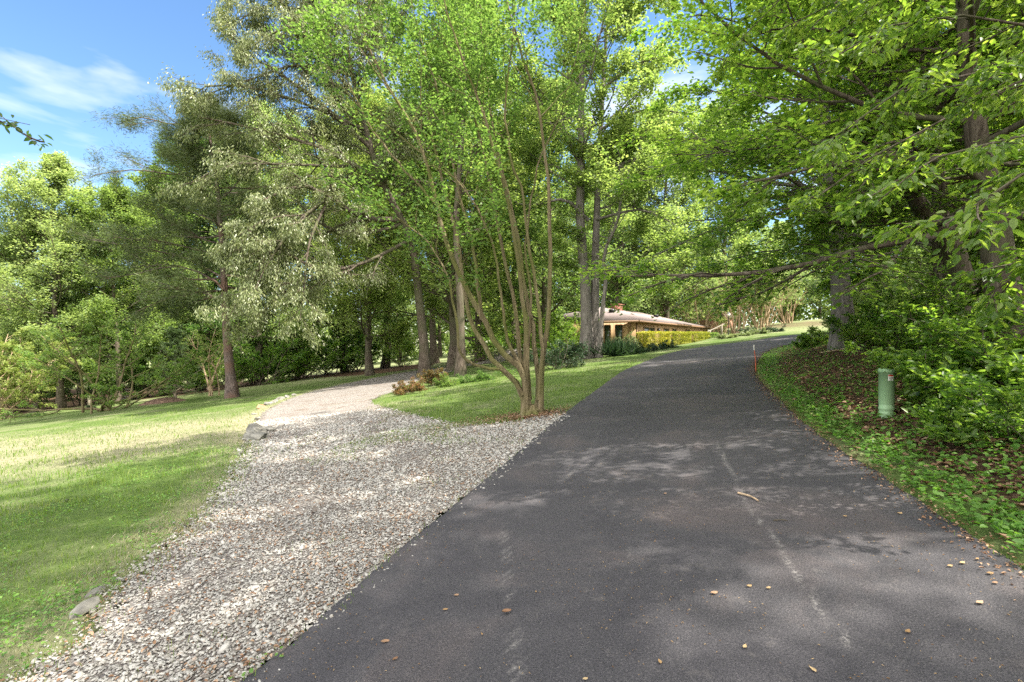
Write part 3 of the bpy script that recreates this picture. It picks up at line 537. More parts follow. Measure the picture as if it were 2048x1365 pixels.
for px, Y, i, s in ((740, 40, 1, 1.1), (905, 34, 4, 1.15), (960, 44, 0, 1.2), (1030, 50, 1, 1.1), (1090, 40, 4, 1.05), (870, 56, 2, 1.2)):
    place_px(i, px, Y, s, {740: 'slim tree standing left of the gravel lane end', 905: 'thin dark tree beside the grey trunk past the lane', 960: 'forked tree behind the bent crape myrtle stem', 1030: 'tall green tree directly behind the crape myrtle stems', 1090: 'green tree between the crape myrtle and the twin trunks', 870: 'tall green tree far behind the gap between oak and grey trunk'}[px], GC, r)
# right wood
GD = 'trees of the wood right of the driveway'
for px, Y, i, s in ((1760, 27, 0, .8), (1870, 22, 1, .8), (1980, 19, 4, .75), (2300, 12, 1, .8), (2100, 26, 1, .8)):
    place_px(i, px, Y, s, {1760: 'slender tree behind the green pedestal in the right wood', 1870: 'slender tree just left of the forked tree', 1980: 'slender tree behind the reddish trunk', 2120: 'slender tree at the right edge of the view', 2300: 'slender tree beyond the right edge of the view', 1830: 'tree deep in the right wood above the pedestal', 1960: 'tree deep in the right wood behind the forked tree', 2100: 'tree deep in the right wood at the view edge'}[px], GD, r)
# behind the camera, shading the foreground
GE = 'trees behind the viewpoint that shade the driveway'
for X_, Y_, i, s in ((8.6, 2.0, 5, .95), (5.5, -4.5, 5, 1.), (13.2, 8, 5, .95), (0.5, -4.5, 5, .9), (16, -3, 5, 1.)):
    wood_tree(i, X_, Y_, r.uniform(0, 6), s, 'leafy tree behind the viewpoint, ' + {8.6: 'nearest on the right of the driveway', 5.5: 'close behind on the right bank', 13.2: 'deeper in the right wood', .5: 'directly behind on the driveway side', 16: 'farthest to the right'}[X_], GE)

def far_woods():
    r = rng(140); n = 110000; a = r.uniform(-68, 68, n); D_ = r.uniform(105, 128, n); X_ = np.sin(np.radians(a)) * D_ * 1.15; Y_ = np.cos(np.radians(a)) * D_ * .9 + 8
    top = 15 + 3 * np.sin(a * .9) + 2.5 * np.sin(a * 2.3 + 1) + 2 * np.sin(a * 5.1); h = top * r.uniform(0, 1, n) ** .8; P = np.stack([X_, Y_, terr(X_, Y_) + h], -1)
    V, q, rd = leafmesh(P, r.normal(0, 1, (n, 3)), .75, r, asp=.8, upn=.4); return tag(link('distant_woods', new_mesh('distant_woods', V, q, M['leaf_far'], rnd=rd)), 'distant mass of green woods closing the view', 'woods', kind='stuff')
far_woods()
# --- hero trees
lk4 = dict(asp=.75)
Yp = 29.
pop = make_tree('twin_poplar', [poly3([(1174, 722, Yp), (1172, 600, Yp), (1166, 520, Yp), (1160, 430, Yp), (1163, 300, Yp), (1162, 200, Yp), (1166, 80, Yp), (1170, -80, Yp), (1172, -230, Yp)]),
    poly3([(1186, 720, Yp + .2), (1190, 600, Yp + .3), (1190, 520, Yp + .4), (1194, 430, Yp + .5), (1196, 330, Yp + .8), (1202, 250, Yp + 1), (1207, 150, Yp + 1), (1216, 30, Yp + 1), (1222, -90, Yp + 1)]),
    poly3([(1198, 716, Yp - .5), (1205, 620, Yp - .5), (1212, 560, Yp - .5), (1207, 510, Yp - .7), (1233, 450, Yp - 1), (1242, 390, Yp - 1), (1236, 300, Yp - 1)])], [.36, .30, .17], M['bark_grey'], M['leaf_y'], 31, cb=.36, nl=30, Rc=5.4, el=(.2, .9), leaf=.17, per=16, spread=1., sub=(9, .4, 1.), lk=lk4,
    limbs_extra=[(np.array([px3(*p) for p in ((1177, 441, Yp), (1140, 405, Yp - .5), (1113, 400, Yp - 1), (1060, 412, Yp - 1.5), (1020, 400, Yp - 2))]), .12), *[(np.array([px3(*p) for p in q]), .1) for q in (((1210, 60, 30), (1270, 10, 28), (1340, 0, 27)), ((1205, 180, 30), (1270, 130, 28), (1350, 110, 26)), ((1200, 260, 30), (1290, 220, 28), (1380, 230, 27)), ((1195, 350, 29.5), (1290, 315, 27), (1370, 350, 26)), ((1192, 440, 29.4), (1280, 420, 27), (1350, 450, 26)))], (np.array([px3(*p) for p in ((1162, 330, Yp), (1136, 285, Yp - .5), (1118, 227, Yp - 1), (1086, 209, Yp - 1.5), (1050, 150, Yp - 2))]), .12)])
plant_tree('twin_trunk_tree', 'tall grey tree with two close trunks left of the house', 'tree', pop)
Yo = 28.
wo = make_tree('willow_oak', [poly3([(850, 756, 30.2), (848, 690, 30), (838, 600, 30), (826, 500, 29.5), (800, 430, 29), (760, 355, 28), (735, 270, 28), (705, 150, 27.5), (680, 20, 27), (665, -90, 27)])], [.31], M['bark'], M['leaf_silver'], 41, cb=.42, nl=24, Rc=6.0, leaf=.165, per=44, spread=1.0, lk=dict(asp=.27, droop=.9, upn=.5),
    sub=(12, .18, 1.), tw=(8, .1, 1.), sublen=.36, twlen=.5, twup=-.9, zf=.5,
    limbs_extra=[(np.array([px3(*p) for p in pts]), rd) for pts, rd in (
        (((800, 440, 29), (727, 436, 27), (659, 395, 25.5), (600, 370, 24.5), (530, 400, 23.5)), .2),
        (((765, 365, 28), (650, 300, 26), (520, 260, 25), (400, 235, 24)), .13), (((745, 300, 28), (620, 190, 26), (500, 110, 25), (450, 60, 24.5)), .13),
        (((710, 190, 27.5), (620, 80, 26), (560, 0, 25), (520, -60, 25)), .11), (((800, 450, 29), (700, 470, 27), (600, 430, 25), (530, 440, 24), (470, 500, 23)), .13),
        (((820, 480, 29), (720, 530, 27), (640, 545, 25), (560, 590, 24), (500, 650, 23.5)), .12), (((659, 395, 25.5), (600, 440, 24), (540, 520, 23), (500, 600, 22.5)), .09),
        (((690, 60, 27), (600, 20, 26), (520, 15, 25), (460, 60, 24.5)), .09), (((665, -60, 27), (580, -50, 26), (500, -30, 25), (450, 10, 25)), .09), (((705, 150, 27.5), (600, 130, 26), (500, 160, 24.5), (410, 190, 24)), .09), (((659, 395, 25.5), (570, 470, 24), (500, 560, 23.5), (455, 640, 23)), .08), (((700, 130, 27.5), (620, 60, 25), (560, 60, 24), (480, 110, 24)), .08),
        (((745, 335, 28), (580, 330, 25), (460, 330, 24), (380, 370, 24)), .11), (((730, 260, 28), (560, 190, 25), (430, 170, 24), (370, 200, 24)), .1),
        (((659, 395, 25.5), (620, 480, 24), (610, 560, 23.5), (600, 640, 23)), .08), (((640, 545, 25), (560, 500, 24), (480, 470, 23.5), (440, 520, 23)), .08))])
plant_tree('willow_oak_tree', 'leaning oak with silvery drooping foliage above the gravel lane', 'tree', wo)
pi_ = make_tree('pine', [poly3([(465, 798, 30), (460, 740, 30), (455, 690, 30), (450, 600, 30), (445, 500, 30), (440, 440, 30), (433, 360, 30), (423, 300, 30), (415, 250, 30), (410, 220, 30)])], [.30], M['bark_pine'], M['needle'], 51, cb=.33, nl=46, Rc=4.7, el=(-.1, .5), prof=.8, lup=.25, leaf=.24, per=62, spread=1.0, lk=dict(asp=.085, upn=.3, svar=.4),
    sub=(8, .3, 1.), tw=(7, .2, 1.), sublen=.4, twlen=.4, twz=.6, zf=.5,
    limbs_extra=[(np.array([px3(*p) for p in pts]), .07) for pts in (
        ((455, 590, 30), (420, 555, 29.5), (350, 532, 29), (290, 545, 28.5), (200, 560, 28)), ((455, 610, 30), (400, 585, 29), (330, 600, 28.5), (270, 625, 28)),
        ((450, 560, 30), (380, 520, 29.5), (300, 500, 29), (180, 480, 28.5)), ((430, 330, 30), (360, 350, 29), (270, 340, 28.5), (190, 350, 28)), ((415, 240, 30), (350, 250, 29.5), (280, 235, 29), (235, 250, 29)))])
plant_tree('pine_tree', 'tall pine with a bare reddish lower trunk on the left lawn', 'tree', pi_)
g2 = make_tree('grey_trunk', [poly3([(921, 752, 27), (922, 650, 27), (918, 560, 27), (912, 450, 27.3), (920, 330, 27.5), (930, 180, 28), (925, 0, 28), (920, -120, 28)])], [.24], M['bark'], M['leaf'], 61, cb=.3, nl=32, Rc=5.6, leaf=.16, per=15, spread=.8, lk=lk4)
plant_tree('shade_tree', 'grey trunked tree in the mulch bed past the gravel lane', 'tree', g2)

# crape myrtle, many bent stems
def cm(pts, y0=10.0, y1=10.0):
    n = len(pts); return np.array([px3(p[0], p[1], y0 + (y1 - y0) * i / (n - 1)) for i, p in enumerate(pts)])
stems = [
 (cm([(1056, 832), (1050, 771), (1047, 741), (1033, 730), (995, 695), (976, 653), (955, 615), (909, 532), (873, 409), (850, 318), (827, 255), (782, 182), (732, 77), (709, -20)], 10, 9.4), .098),
 (cm([(1048, 834), (1045, 790), (1016, 748), (986, 722), (967, 688), (951, 663), (936, 625), (925, 560), (915, 480), (892, 390), (870, 300), (852, 190), (846, 60)], 9.95, 10.8), .085),
 (cm([(1045, 790), (1016, 748), (975, 735), (945, 727), (926, 716), (919, 699), (917, 667), (911, 638), (904, 600), (890, 540), (850, 480), (800, 440)], 9.95, 9.0), .055),
 (cm([(1058, 810), (1043, 733), (1035, 657), (1028, 600), (1000, 477), (982, 377), (955, 255), (932, 182), (891, 94), (860, -30)], 10, 10.9), .07),
 (cm([(1062, 834), (1054, 790), (1050, 733), (1054, 676), (1048, 619), (1023, 432), (991, 309), (964, 218), (932, 136), (905, 60), (877, -40)], 10.05, 9.6), .085),
 (cm([(1070, 832), (1077, 790), (1075, 733), (1066, 657), (1054, 600), (1036, 480), (1008, 350), (985, 250), (970, 130), (960, 0)], 10.1, 11.2), .08),
 (cm([(1077, 800), (1085, 714), (1081, 657), (1075, 600), (1052, 450), (1045, 380), (1020, 310), (1010, 200), (1025, 80), (1030, -40)], 10.1, 9.7), .065),
 (cm([(1080, 832), (1083, 771), (1085, 733), (1092, 676), (1098, 600), (1099, 432), (1089, 295), (1073, 195), (1045, 114), (1018, 20), (1005, -60)], 10.1, 10.2), .085),
 (cm([(1047, 741), (1033, 718), (1014, 676), (1009, 638), (1000, 580), (985, 490), (950, 409), (900, 350), (850, 330)], 10, 9.2), .055),
 (cm([(1060, 800), (1056, 700), (1062, 600), (1050, 500), (1060, 420), (1075, 330), (1120, 230), (1150, 120), (1170, 20)], 10.2, 11.5), .05),
 (cm([(964, 640), (945, 491), (918, 386), (895, 264), (873, 173), (845, 91), (818, -20)], 9.9, 10.0), .055),
 (cm([(873, 409), (800, 330), (740, 250), (690, 150), (650, 60)], 9.6, 9.0), .035)]
def crape():
    r = rng(71); wood = []; Ls = []; Rs = []; Ll = []
    for P, r0 in stems:
        r0 = r0 * .70; Q = resample(P, 26); Q[2:] += r.normal(0, .012, (24, 3)); t = np.linspace(0, 1, 26); rad = r0 * (1 - .8 * t) * (1 + .35 * np.exp(-t * 16)); wood.append(tubes(Q[None], rad[None], 10))
        n = 10; ti = .62 + .37 * (np.arange(n) + r.uniform(0, 1, n)) / n; pos, tan = sample(Q[None], ti[None]); pos, tan = pos[0], tan[0]; az = r.uniform(0, 6.28, n)
        D = tan * .6 + np.stack([np.cos(az), np.sin(az), .35 + 0 * az], -1) * .8; env = r.uniform(.8, 1.9, n)
        Ls.append(grow(pos, D, env, 8, r, .2, .35)); Rs.append((r0 * (1 - .8 * ti) * .5)[:, None] * np.linspace(1, .3, 8)[None]); Ll.append(env)
    Lm, Lr, Ln = map(np.concatenate, (Ls, Rs, Ll)); wood.append(tubes(Lm, Lr, 5))
    w2, (V, q, rd) = crown_build(Lm, Lr, Ln, r, sub=(5, .2, 1.), tw=(5, .2, 1.), sublen=.5, twlen=.6, per=7, leaf=.08, spread=.9, lk=dict(asp=.6), twup=0., twz=.6, zf=.6)
    # root flare
    for az in np.linspace(0, 6.28, 7)[:-1]:
        b = stems[0][0][0] + np.array([.08, .03, .05]); e = b + np.array([math.cos(az) * .38, math.sin(az) * .3, -.12]); P = resample(np.array([b + [0, 0, .12], (b + e) / 2 + [0, 0, .03], e]), 6); wood.append(tubes(P[None], np.linspace(.1, .02, 6)[None], 8))
    org = px3(1060, 832, 10.05); Vw, Qw = join(wood)
    return new_mesh('crape_trunk', Vw - org, Qw, M['bark_crape'], smoothf=True), new_mesh('crape_crown', V - org, q, M['leaf'], rnd=rd), org
plant_tree('crape_myrtle', 'many stemmed crape myrtle with smooth olive bark beside the driveway', 'tree', crape(), tname='stems')

# beeches along the right: spreading layered limbs over the drive
def limbpx(*pts): return np.array([px3(*p) for p in pts])
lkb = dict(asp=.62, upn=1.3, shape=4)
b1 = at(1690, 694)
T1 = make_tree('beech', [np.vstack([b1[None] - [0, 0, .2], poly3([(1686, 640, b1[1]), (1680, 560, b1[1]), (1675, 480, b1[1]), (1665, 400, b1[1]), (1652, 280, b1[1]), (1640, 120, b1[1]), (1630, -60, b1[1])], 12)])], [.30], M['bark_grey'], M['leaf_beech'], 81, cb=.2, nl=26, Rc=6.5, el=(.05, .8), lup=-.1, leaf=.13, per=20, spread=.7, lk=lkb, sub=(10, .1, 1.), tw=(8, .1, 1.), zf=.15, twz=.12, twup=-.3,
    limbs_extra=[(limbpx((1680, 470, b1[1]), (1600, 430, 17), (1480, 440, 16), (1380, 480, 15), (1290, 520, 14.5)), .05), (limbpx((1665, 400, b1[1]), (1560, 350, 16), (1420, 330, 14), (1300, 360, 13)), .05), (limbpx((1652, 280, b1[1]), (1540, 230, 16), (1420, 180, 15), (1320, 190, 14)), .05), (limbpx((1640, 120, b1[1]), (1520, 60, 16), (1400, 30, 15), (1300, 60, 14)), .05), (limbpx((1665, 400, b1[1]), (1560, 290, 18), (1450, 270, 17), (1350, 280, 16)), .05), (limbpx((1635, 0, b1[1]), (1520, -60, 16), (1400, -60, 15)), .05), (limbpx((1680, 520, b1[1]), (1560, 500, 17), (1460, 520, 16.5), (1390, 550, 16)), .05)])
plant_tree('beech_tree', 'large tree spreading over the driveway at its right bend', 'tree', T1)
b2 = at(2022, 716)
T2 = make_tree('beech_b', [np.vstack([b2[None] - [0, 0, .2], poly3([(2018, 640, b2[1]), (2000, 550, b2[1]), (1985, 420, b2[1]), (1955, 287, b2[1]), (1940, 164, b2[1]), (1925, 0, b2[1]), (1915, -160, b2[1])], 12)])], [.25], M['bark'], M['leaf_beech'], 82, cb=.22, nl=24, Rc=5.5, el=(0., .8), lup=-.15, leaf=.11, per=18, spread=.7, lk=lkb, sub=(10, .1, 1.), tw=(8, .1, 1.), zf=.15, twz=.12, twup=-.3,
    limbs_extra=[(limbpx((1955, 300, b2[1]), (1860, 240, 9.5), (1776, 232, 8.5), (1700, 242, 8), (1641, 246, 7.6), (1590, 270, 7.2)), .06), (limbpx((1940, 164, b2[1]), (1800, 100, 9), (1660, 60, 8), (1540, 60, 7.5)), .06), (limbpx((1985, 420, b2[1]), (1850, 380, 9.5), (1747, 386, 9), (1650, 412, 8.6), (1540, 420, 8.2)), .05)])
plant_tree('beech_tree', 'reddish trunked tree rising at the right edge of the bank', 'tree', T2)
b3 = at(1935, 665)
T3 = make_tree('leaning_tree', [np.vstack([b3[None] - [0, 0, .2], poly3([(1930, 600, b3[1]), (1920, 550, b3[1]), (1895, 472, b3[1] - .3), (1838, 410, b3[1] - .8), (1800, 320, b3[1] - 1), (1780, 200, b3[1] - 1), (1770, 80, b3[1] - 1)], 12)]),
    np.vstack([b3[None] + [-.5, .3, -.2], poly3([(1895, 600, b3[1] + .3), (1885, 520, b3[1] + .3), (1880, 400, b3[1] + .3), (1870, 200, b3[1] + .3), (1865, 0, b3[1])], 12)])], [.26, .22], M['bark'], M['leaf_beech'], 83, cb=.3, nl=15, Rc=4.5, el=(0., .8), lup=-.1, leaf=.12, per=18, spread=.7, lk=lkb, zf=.15, twz=.12)
plant_tree('forked_tree', 'dark forked tree with a trunk leaning left inside the right wood', 'tree', T3)
# near beech: trunk just out of frame on the right, drooping sprays with separate leaves
tb = np.array([6.3, 3.6, 0.0]); tb[2] = float(terr(6.3, 3.6)) - .2
r = rng(91); Pn = straight(12, r, wob=.12) * np.array([1, 1, 1]) + tb
near = [limbpx(*p) for p in (
    ((2300, 100, 4.6), (2100, 60, 4.3), (1900, 30, 4.2), (1760, 60, 4.2), (1640, 130, 4.3)),
    ((2300, 140, 4.4), (2080, 150, 4.0), (1900, 150, 3.9), (1760, 200, 4.0), (1660, 280, 4.2)),
    ((2300, 200, 4.2), (2120, 260, 3.8), (1950, 290, 3.7), (1820, 340, 3.8), (1730, 400, 4.0)),
    ((2300, 350, 4.0), (2150, 330, 3.2), (2040, 350, 3.1), (1960, 390, 3.1), (1890, 450, 3.2)),
    ((2300, 480, 3.9), (2160, 500, 3.4), (2080, 520, 3.4), (2020, 560, 3.5), (1960, 600, 3.6)),
    ((2300, 0, 5.0), (2050, -60, 4.8), (1850, -60, 4.8), (1700, -10, 4.9), (1560, 60, 5.1)),
    ((2300, 60, 5.4), (2000, 180, 5.4), (1850, 260, 5.4), (1700, 340, 5.4), (1600, 420, 5.6)),
    ((2300, -60, 6), (1900, -100, 6.5), (1700, -60, 6.8), (1520, 20, 7.0), (1440, 120, 7.2)))]
near = [np.vstack([(Pn[0] + np.array([0, 0, max(p[0][2] - Pn[0][2] - .3, .5)]))[None], p]) for p in near]
T4 = make_tree('near_beech', [Pn], [.2], M['bark'], M['leaf_beech'], 92, cb=.55, nl=10, Rc=3.0, leaf=.072, per=12, lk=dict(asp=.55, shape=6, upn=1.1, droop=.35, fold=.08), sub=(13, .3, 1.), tw=(7, .1, 1.), sublen=.25, twlen=.42, zf=.12, twz=.15, up=(-.25, 0), twup=-.5, limbs_extra=[(p, .022) for p in near])
plant_tree('overhanging_tree', 'near tree with drooping leafy sprays at the upper right', 'tree', T4)
# near twig at upper left
tb = np.array([-6.5, 3.2, 0.]); tb[2] = float(terr(-6.5, 3.2)) - .2; Pn = straight(9, rng(93), wob=.1) + tb
nearl = [limbpx(*p) for p in (((-200, 120, 3.3), (-80, 170, 3.2), (0, 235, 3.2), (45, 270, 3.2), (78, 292, 3.2)), ((-200, 180, 3.3), (-60, 240, 3.3), (10, 262, 3.3), (60, 250, 3.3)))]
nearl = [np.vstack([(Pn[0] + np.array([0, 0, 2.6]))[None], p]) for p in nearl]
T5 = make_tree('left_twig_tree', [Pn], [.12], M['bark'], M['leaf'], 94, cb=.5, nl=4, Rc=.9, leaf=.05, per=4, lk=dict(asp=.5, shape=6, droop=.6), sub=(5, .6, 1.), tw=(3, .2, 1.), sublen=.09, twlen=.5, limbs_extra=[(p, .008) for p in nearl])
plant_tree('twiggy_tree', 'tree reaching in from the left edge against the sky', 'tree', T5)

# ------------------------------------------------------------------ shrubs and small trees
def bush(name, label, cat, loc, h, wd, seed, mt, leaf=.07, n=9, per=8, shape=4, asp=.6, dp=None, bark='bark', group=None, sub=(6, .2, 1.), tw=(5, .2, 1.), el=(.5, 1.4), sublen=.4, lup=.1, droop=0., cname='foliage', sname='stem', sr=.02, twlen=.5):
    r = rng(seed); az = r.uniform(0, 6.28, n); e = r.uniform(el[0], el[1], n); S = np.zeros((n, 3)); S[:, :2] = r.normal(0, wd * .08, (n, 2)); S[:, 2] = -.05
    D = np.stack([np.cos(az) * np.cos(e) * wd / h * 1.2, np.sin(az) * np.cos(e) * (dp or wd) / h * 1.2, np.sin(e)], -1); Ln = h * r.uniform(.75, 1.1, n)
    P = grow(S, D, Ln, 8, r, lup, .35); rad = sr * r.uniform(.7, 1.2, n)[:, None] * np.linspace(1, .3, 8)[None]
    wood = [tubes(P, rad, 6)]; w2, (V, q, rd) = crown_build(P, rad, Ln, r, sub=sub, tw=tw, sublen=sublen, twlen=twlen, per=per, leaf=leaf, lk=dict(asp=asp, shape=shape, droop=droop), zf=.6, twz=.6, twup=0.)
    V[:, 2] = np.maximum(V[:, 2], -.02)
    Vw, Qw = join(wood + w2); o = thing(name, label, cat, loc, 0, group); link(sname, new_mesh(name + '_stem', Vw, Qw, M[bark], smoothf=True), o); link(cname, new_mesh(name + '_foliage', V, q, M[mt], rnd=rd), o); return o
bush('small_tree', 'bushy low tree with splayed stems on the left lawn', 'tree', at(215, 822), 5.6, 6.6, 301, 'leaf', .12, 12, 30, bark='bark_crape', el=(.45, 1.35), sr=.08, sub=(8, .4, 1.))
bush('bright_shrub_tree', 'pale yellow green tree shrub at the far left edge', 'tree', at(10, 838), 6.2, 4.4, 302, 'bright', .13, 14, 44, bark='bark_pale', el=(.7, 1.5), sr=.07, sub=(9, .2, 1.))
bush('sapling', 'thin sapling with sparse leaves left of the pine', 'tree', at(427, 792), 5.4, 3.4, 303, 'leaf_y', .1, 4, 24, bark='bark_pale', el=(1.1, 1.5), sr=.07, sub=(8, .4, 1.))
def cedar(loc, h, wd, seed, label):
    r = rng(seed); P = straight(h, r, wob=.03) + np.array(loc); m = make_tree('cedar', [P], [.1], M['bark'], M['cedar'], seed, cb=.03, nl=60, Rc=wd, el=(.3, .9), prof=.55, leaf=.1, per=10, lk=dict(asp=.35, upn=.4), sub=(6, .1, 1.), tw=(5, .1, 1.), sublen=.4); return plant_tree('cedar_tree', label, 'tree', m, cname='foliage')
cedar(at(350, 797), 5.4, 2.0, 304, 'dark conical cedar at the wood edge behind the mulch mound')
# understorey at the wood edge (individually standing shrubs) - three prototypes and copies
def copies(proto, spots, r, labels, group):
    for j, (loc, s) in enumerate(spots):
        lb = labels[j] if isinstance(labels, (list, tuple)) else labels
        if j == 0: proto.location = [float(v) for v in loc]; proto.scale = (s, s, s); proto["label"] = lb; proto["group"] = group
        else: copy_tree(proto, loc, r.uniform(0, 6.28), s, lb, group)
r = rng(310)
u1 = bush('understory_shrub', '', 'shrub', (0, 0, 0), 4.6, 5.0, 311, 'leaf', .15, 10, 26, el=(.5, 1.4), sr=.05, sub=(8, .1, 1.))
u2 = bush('understory_shrub', '', 'shrub', (0, 0, 0), 5.0, 4.4, 312, 'leaf_beech', .15, 10, 26, el=(.5, 1.4), sr=.05, sub=(8, .1, 1.))
def gp_(px, Y): X_ = (px - W2) / F * Y; return (X_, Y, float(terr(X_, Y)))
copies(u1, [(gp_(px, Y), s) for px, Y, s in ((-120, 46, 1.), (50, 45, 1.), (160, 47, 1.), (285, 46, 1.1), (395, 49, 1.2), (505, 50, 1.1), (560, 53, 1.3), (660, 56, 1.3))], r, ['leafy shrub beyond the left edge of the view', 'leafy shrub just behind the bright shrub tree', 'leafy shrub between the fence post and the small left tree', 'leafy shrub left of the conical cedar', 'leafy shrub filling the dark edge left of the pine trunk', 'leafy shrub just right of the pine trunk base', 'leafy shrub under the drooping silvery foliage', 'leafy shrub at the wood edge above the lane curve'], 'understory shrubs along the left wood edge')
copies(u2, [(gp_(px, Y), s) for px, Y, s in ((530, 46, .9), (610, 50, 1.), (705, 56, 1.2), (20, 52, 1.3), (800, 58, .9), (450, 47, .8), (1105, 33, .55), (1070, 36, .7), (1000, 60, .8), (1130, 42, .8), (950, 62, .8))], r, ['low spreading shrub right of the pine trunk', 'low spreading shrub under the silvery foliage', 'spreading shrub at the dark wood edge before the lane end', 'shrub behind the bright shrub tree', 'shrub left of the oak trunk at the lane end', 'small shrub just left of the pine trunk', 'small leafy shrub left of the twin trunks', 'leafy shrub behind the crape myrtle stems', 'shrub beyond the far lawn behind the crape stems', 'leafy shrub touching the left of the twin trunks', 'shrub beyond the far lawn behind the grey trunk'], 'shrubs under the tall trees')
# right bank understorey
v1 = bush('bank_shrub', '', 'shrub', (0, 0, 0), 1.5, 1.9, 321, 'leaf_beech', .085, 10, 12, shape=6, el=(.3, 1.3), sr=.012, asp=.55, sub=(6, .3, 1.), tw=(4, .2, 1.))
v2 = bush('bank_shrub', '', 'shrub', (0, 0, 0), 1.1, 1.6, 322, 'leaf_beech', .11, 8, 10, shape=6, el=(.25, 1.1), sr=.01, asp=.5, sub=(6, .3, 1.), tw=(4, .2, 1.))
v3 = bush('bank_shrub', '', 'shrub', (0, 0, 0), 2.6, 2.6, 323, 'leaf_y', .10, 10, 20, el=(.5, 1.3), sr=.015, asp=.6, sub=(7, .2, 1.))
GS = 'shrubs growing on the right bank'
copies(v1, [(at(px, py), s) for px, py, s in ((1900, 800, .75), (1850, 740, .8), (1800, 700, .9), (1740, 690, .9), (1880, 700, 1.), (1960, 740, 1.), (1840, 780, .45), (1720, 705, .6))], r, ['shrub just right of the green pedestal at mid bank', 'shrub above and right of the green pedestal', 'shrub directly behind the green pedestal top', 'shrub left of the pedestal high on the bank', 'shrub high on the bank below the forked tree', 'shrub on the bank below the reddish trunk', 'smallest shrub leaning over the foot of the pedestal', 'small shrub at the foot of the big beech'], GS)
copies(v2, [(at(px, py), s) for px, py, s in ((2010, 880, .65), (1960, 820, .8), (2040, 800, 1.), (1990, 770, 1.), (1640, 690, .7), (1600, 700, .5), (2090, 900, .7), (1935, 850, .4))], r, ['broad leaved shrub lowest at the right edge', 'broad leaved shrub second from the pedestal to the right', 'broad leaved shrub at the right edge midway up', 'broad leaved shrub just above the one midway up', 'low broad leaved plant left of the big beech foot', 'lowest leafy plant by the bend edge of the bank', 'broad leaved shrub beyond the right edge', 'small broad leaved seedling below the shrubs right of the pedestal'], GS)
copies(v3, [(gp_(px, Y), s) for px, Y, s in ((1740, 22, .9), (1820, 19, 1.), (1900, 16, .9), (1990, 14, .9), (2080, 11, .9), (1780, 27, 1.2), (1880, 25, 1.2), (1980, 22, 1.2), (2080, 18, 1.2), (1700, 26, .8), (1850, 31, 1.3), (1960, 28, 1.3), (2060, 24, 1.2), (1660, 24, .5))], r, ['tall shrub right behind the pedestal', 'tall shrub above and right of the pedestal', 'tall shrub at the foot of the forked tree', 'tall shrub left of the reddish trunk', 'tall shrub cut by the right edge of the view', 'tall shrub deep in the wood left of the pedestal column', 'tall shrub deep in the wood above the pedestal', 'tall shrub deep in the wood behind the forked tree', 'tall shrub deep in the wood behind the reddish trunk', 'tall shrub close behind the big beech trunk', 'farthest tall shrub seen above the pedestal', 'farthest tall shrub seen behind the forked tree', 'farthest tall shrub at the right side of the wood', 'small upright shrub left of the big beech trunk'], GS)
# mulch bed plants past the lane
bush('reddish_shrub', 'low reddish shrub at the lane end of the mulch bed', 'shrub', at(825, 785), .75, 1.6, 331, 'red_shrub', .07, 14, 9, el=(.4, 1.3), sr=.01)
bush('reddish_shrub', 'rusty leaved shrub at the foot of the oak trunk', 'shrub', at(868, 772), 1.0, 1.3, 332, 'red_shrub', .07, 12, 9, el=(.5, 1.4), sr=.01)
for j, (px, py, s) in enumerate(((900, 772, 1.), (938, 765, 1.), (975, 760, 1.1), (1012, 752, 1.2))):
    bush('bed_fern', ['fern clump beside the rusty shrub', 'fern clump in the mulch bed below the grey trunk', 'fern clump behind the bent crape stem', 'fern clump just left of the crape myrtle trunks'][j], 'fern', at(px, py), .55 * s, 1.5, 340 + j, 'leaf', .06, 16, 9, asp=.35, el=(.25, 1.2), sr=.006, group='ferns edging the mulch bed')
bush('bed_shrub', 'dark rounded shrub behind the crape myrtle trunks', 'shrub', at(1115, 738), 1.7, 2.6, 350, 'dark_shrub', .08, 16, 11, el=(.4, 1.4), sr=.02)
bush('bed_shrub', 'dark shrub between the crape myrtle and the twin trunks', 'shrub', at(1140, 725), 1.3, 2.2, 351, 'dark_shrub', .08, 16, 11, el=(.4, 1.4), sr=.02)
# yucca clump and junipers beside the twin tree
def spiky(loc, label, n, h, seed):
    r = rng(seed); az = r.uniform(0, 6.28, n); e = r.uniform(.3, 1.5, n); D = np.stack([np.cos(az) * np.cos(e), np.sin(az) * np.cos(e), np.sin(e)], -1); P = np.zeros((n, 3)); P[:, :2] = r.normal(0, .35, (n, 2)) * [1.6, .6]
    V, q, rd = leafmesh(P, D, h, r, asp=.07, upn=.5, shape=4, fold=.02); V[:, 2] = np.maximum(V[:, 2], 0); o = link('yucca', new_mesh('yucca', V, q, M['dark_shrub'], rnd=rd), loc=loc); return tag(o, label, 'plant')
spiky(at(1235, 712), 'spiky dark yucca clump right of the twin trunks', 700, 1.0, 360)
for j, (px, py, h) in enumerate(((1262, 708, .8), (1290, 704, .8), (1315, 700, .7), (1336, 697, .7))):
    bush('juniper', ['juniper next to the yucca clump', 'second juniper from the yucca, below the house corner', 'third juniper from the yucca along the drive', 'juniper at the driveway end of the dark row'][j], 'shrub', at(px, py), h, 1.6, 370 + j, 'dark_shrub', .06, 14, 9, el=(.15, 1.1), sr=.01, group='dark junipers along the drive')
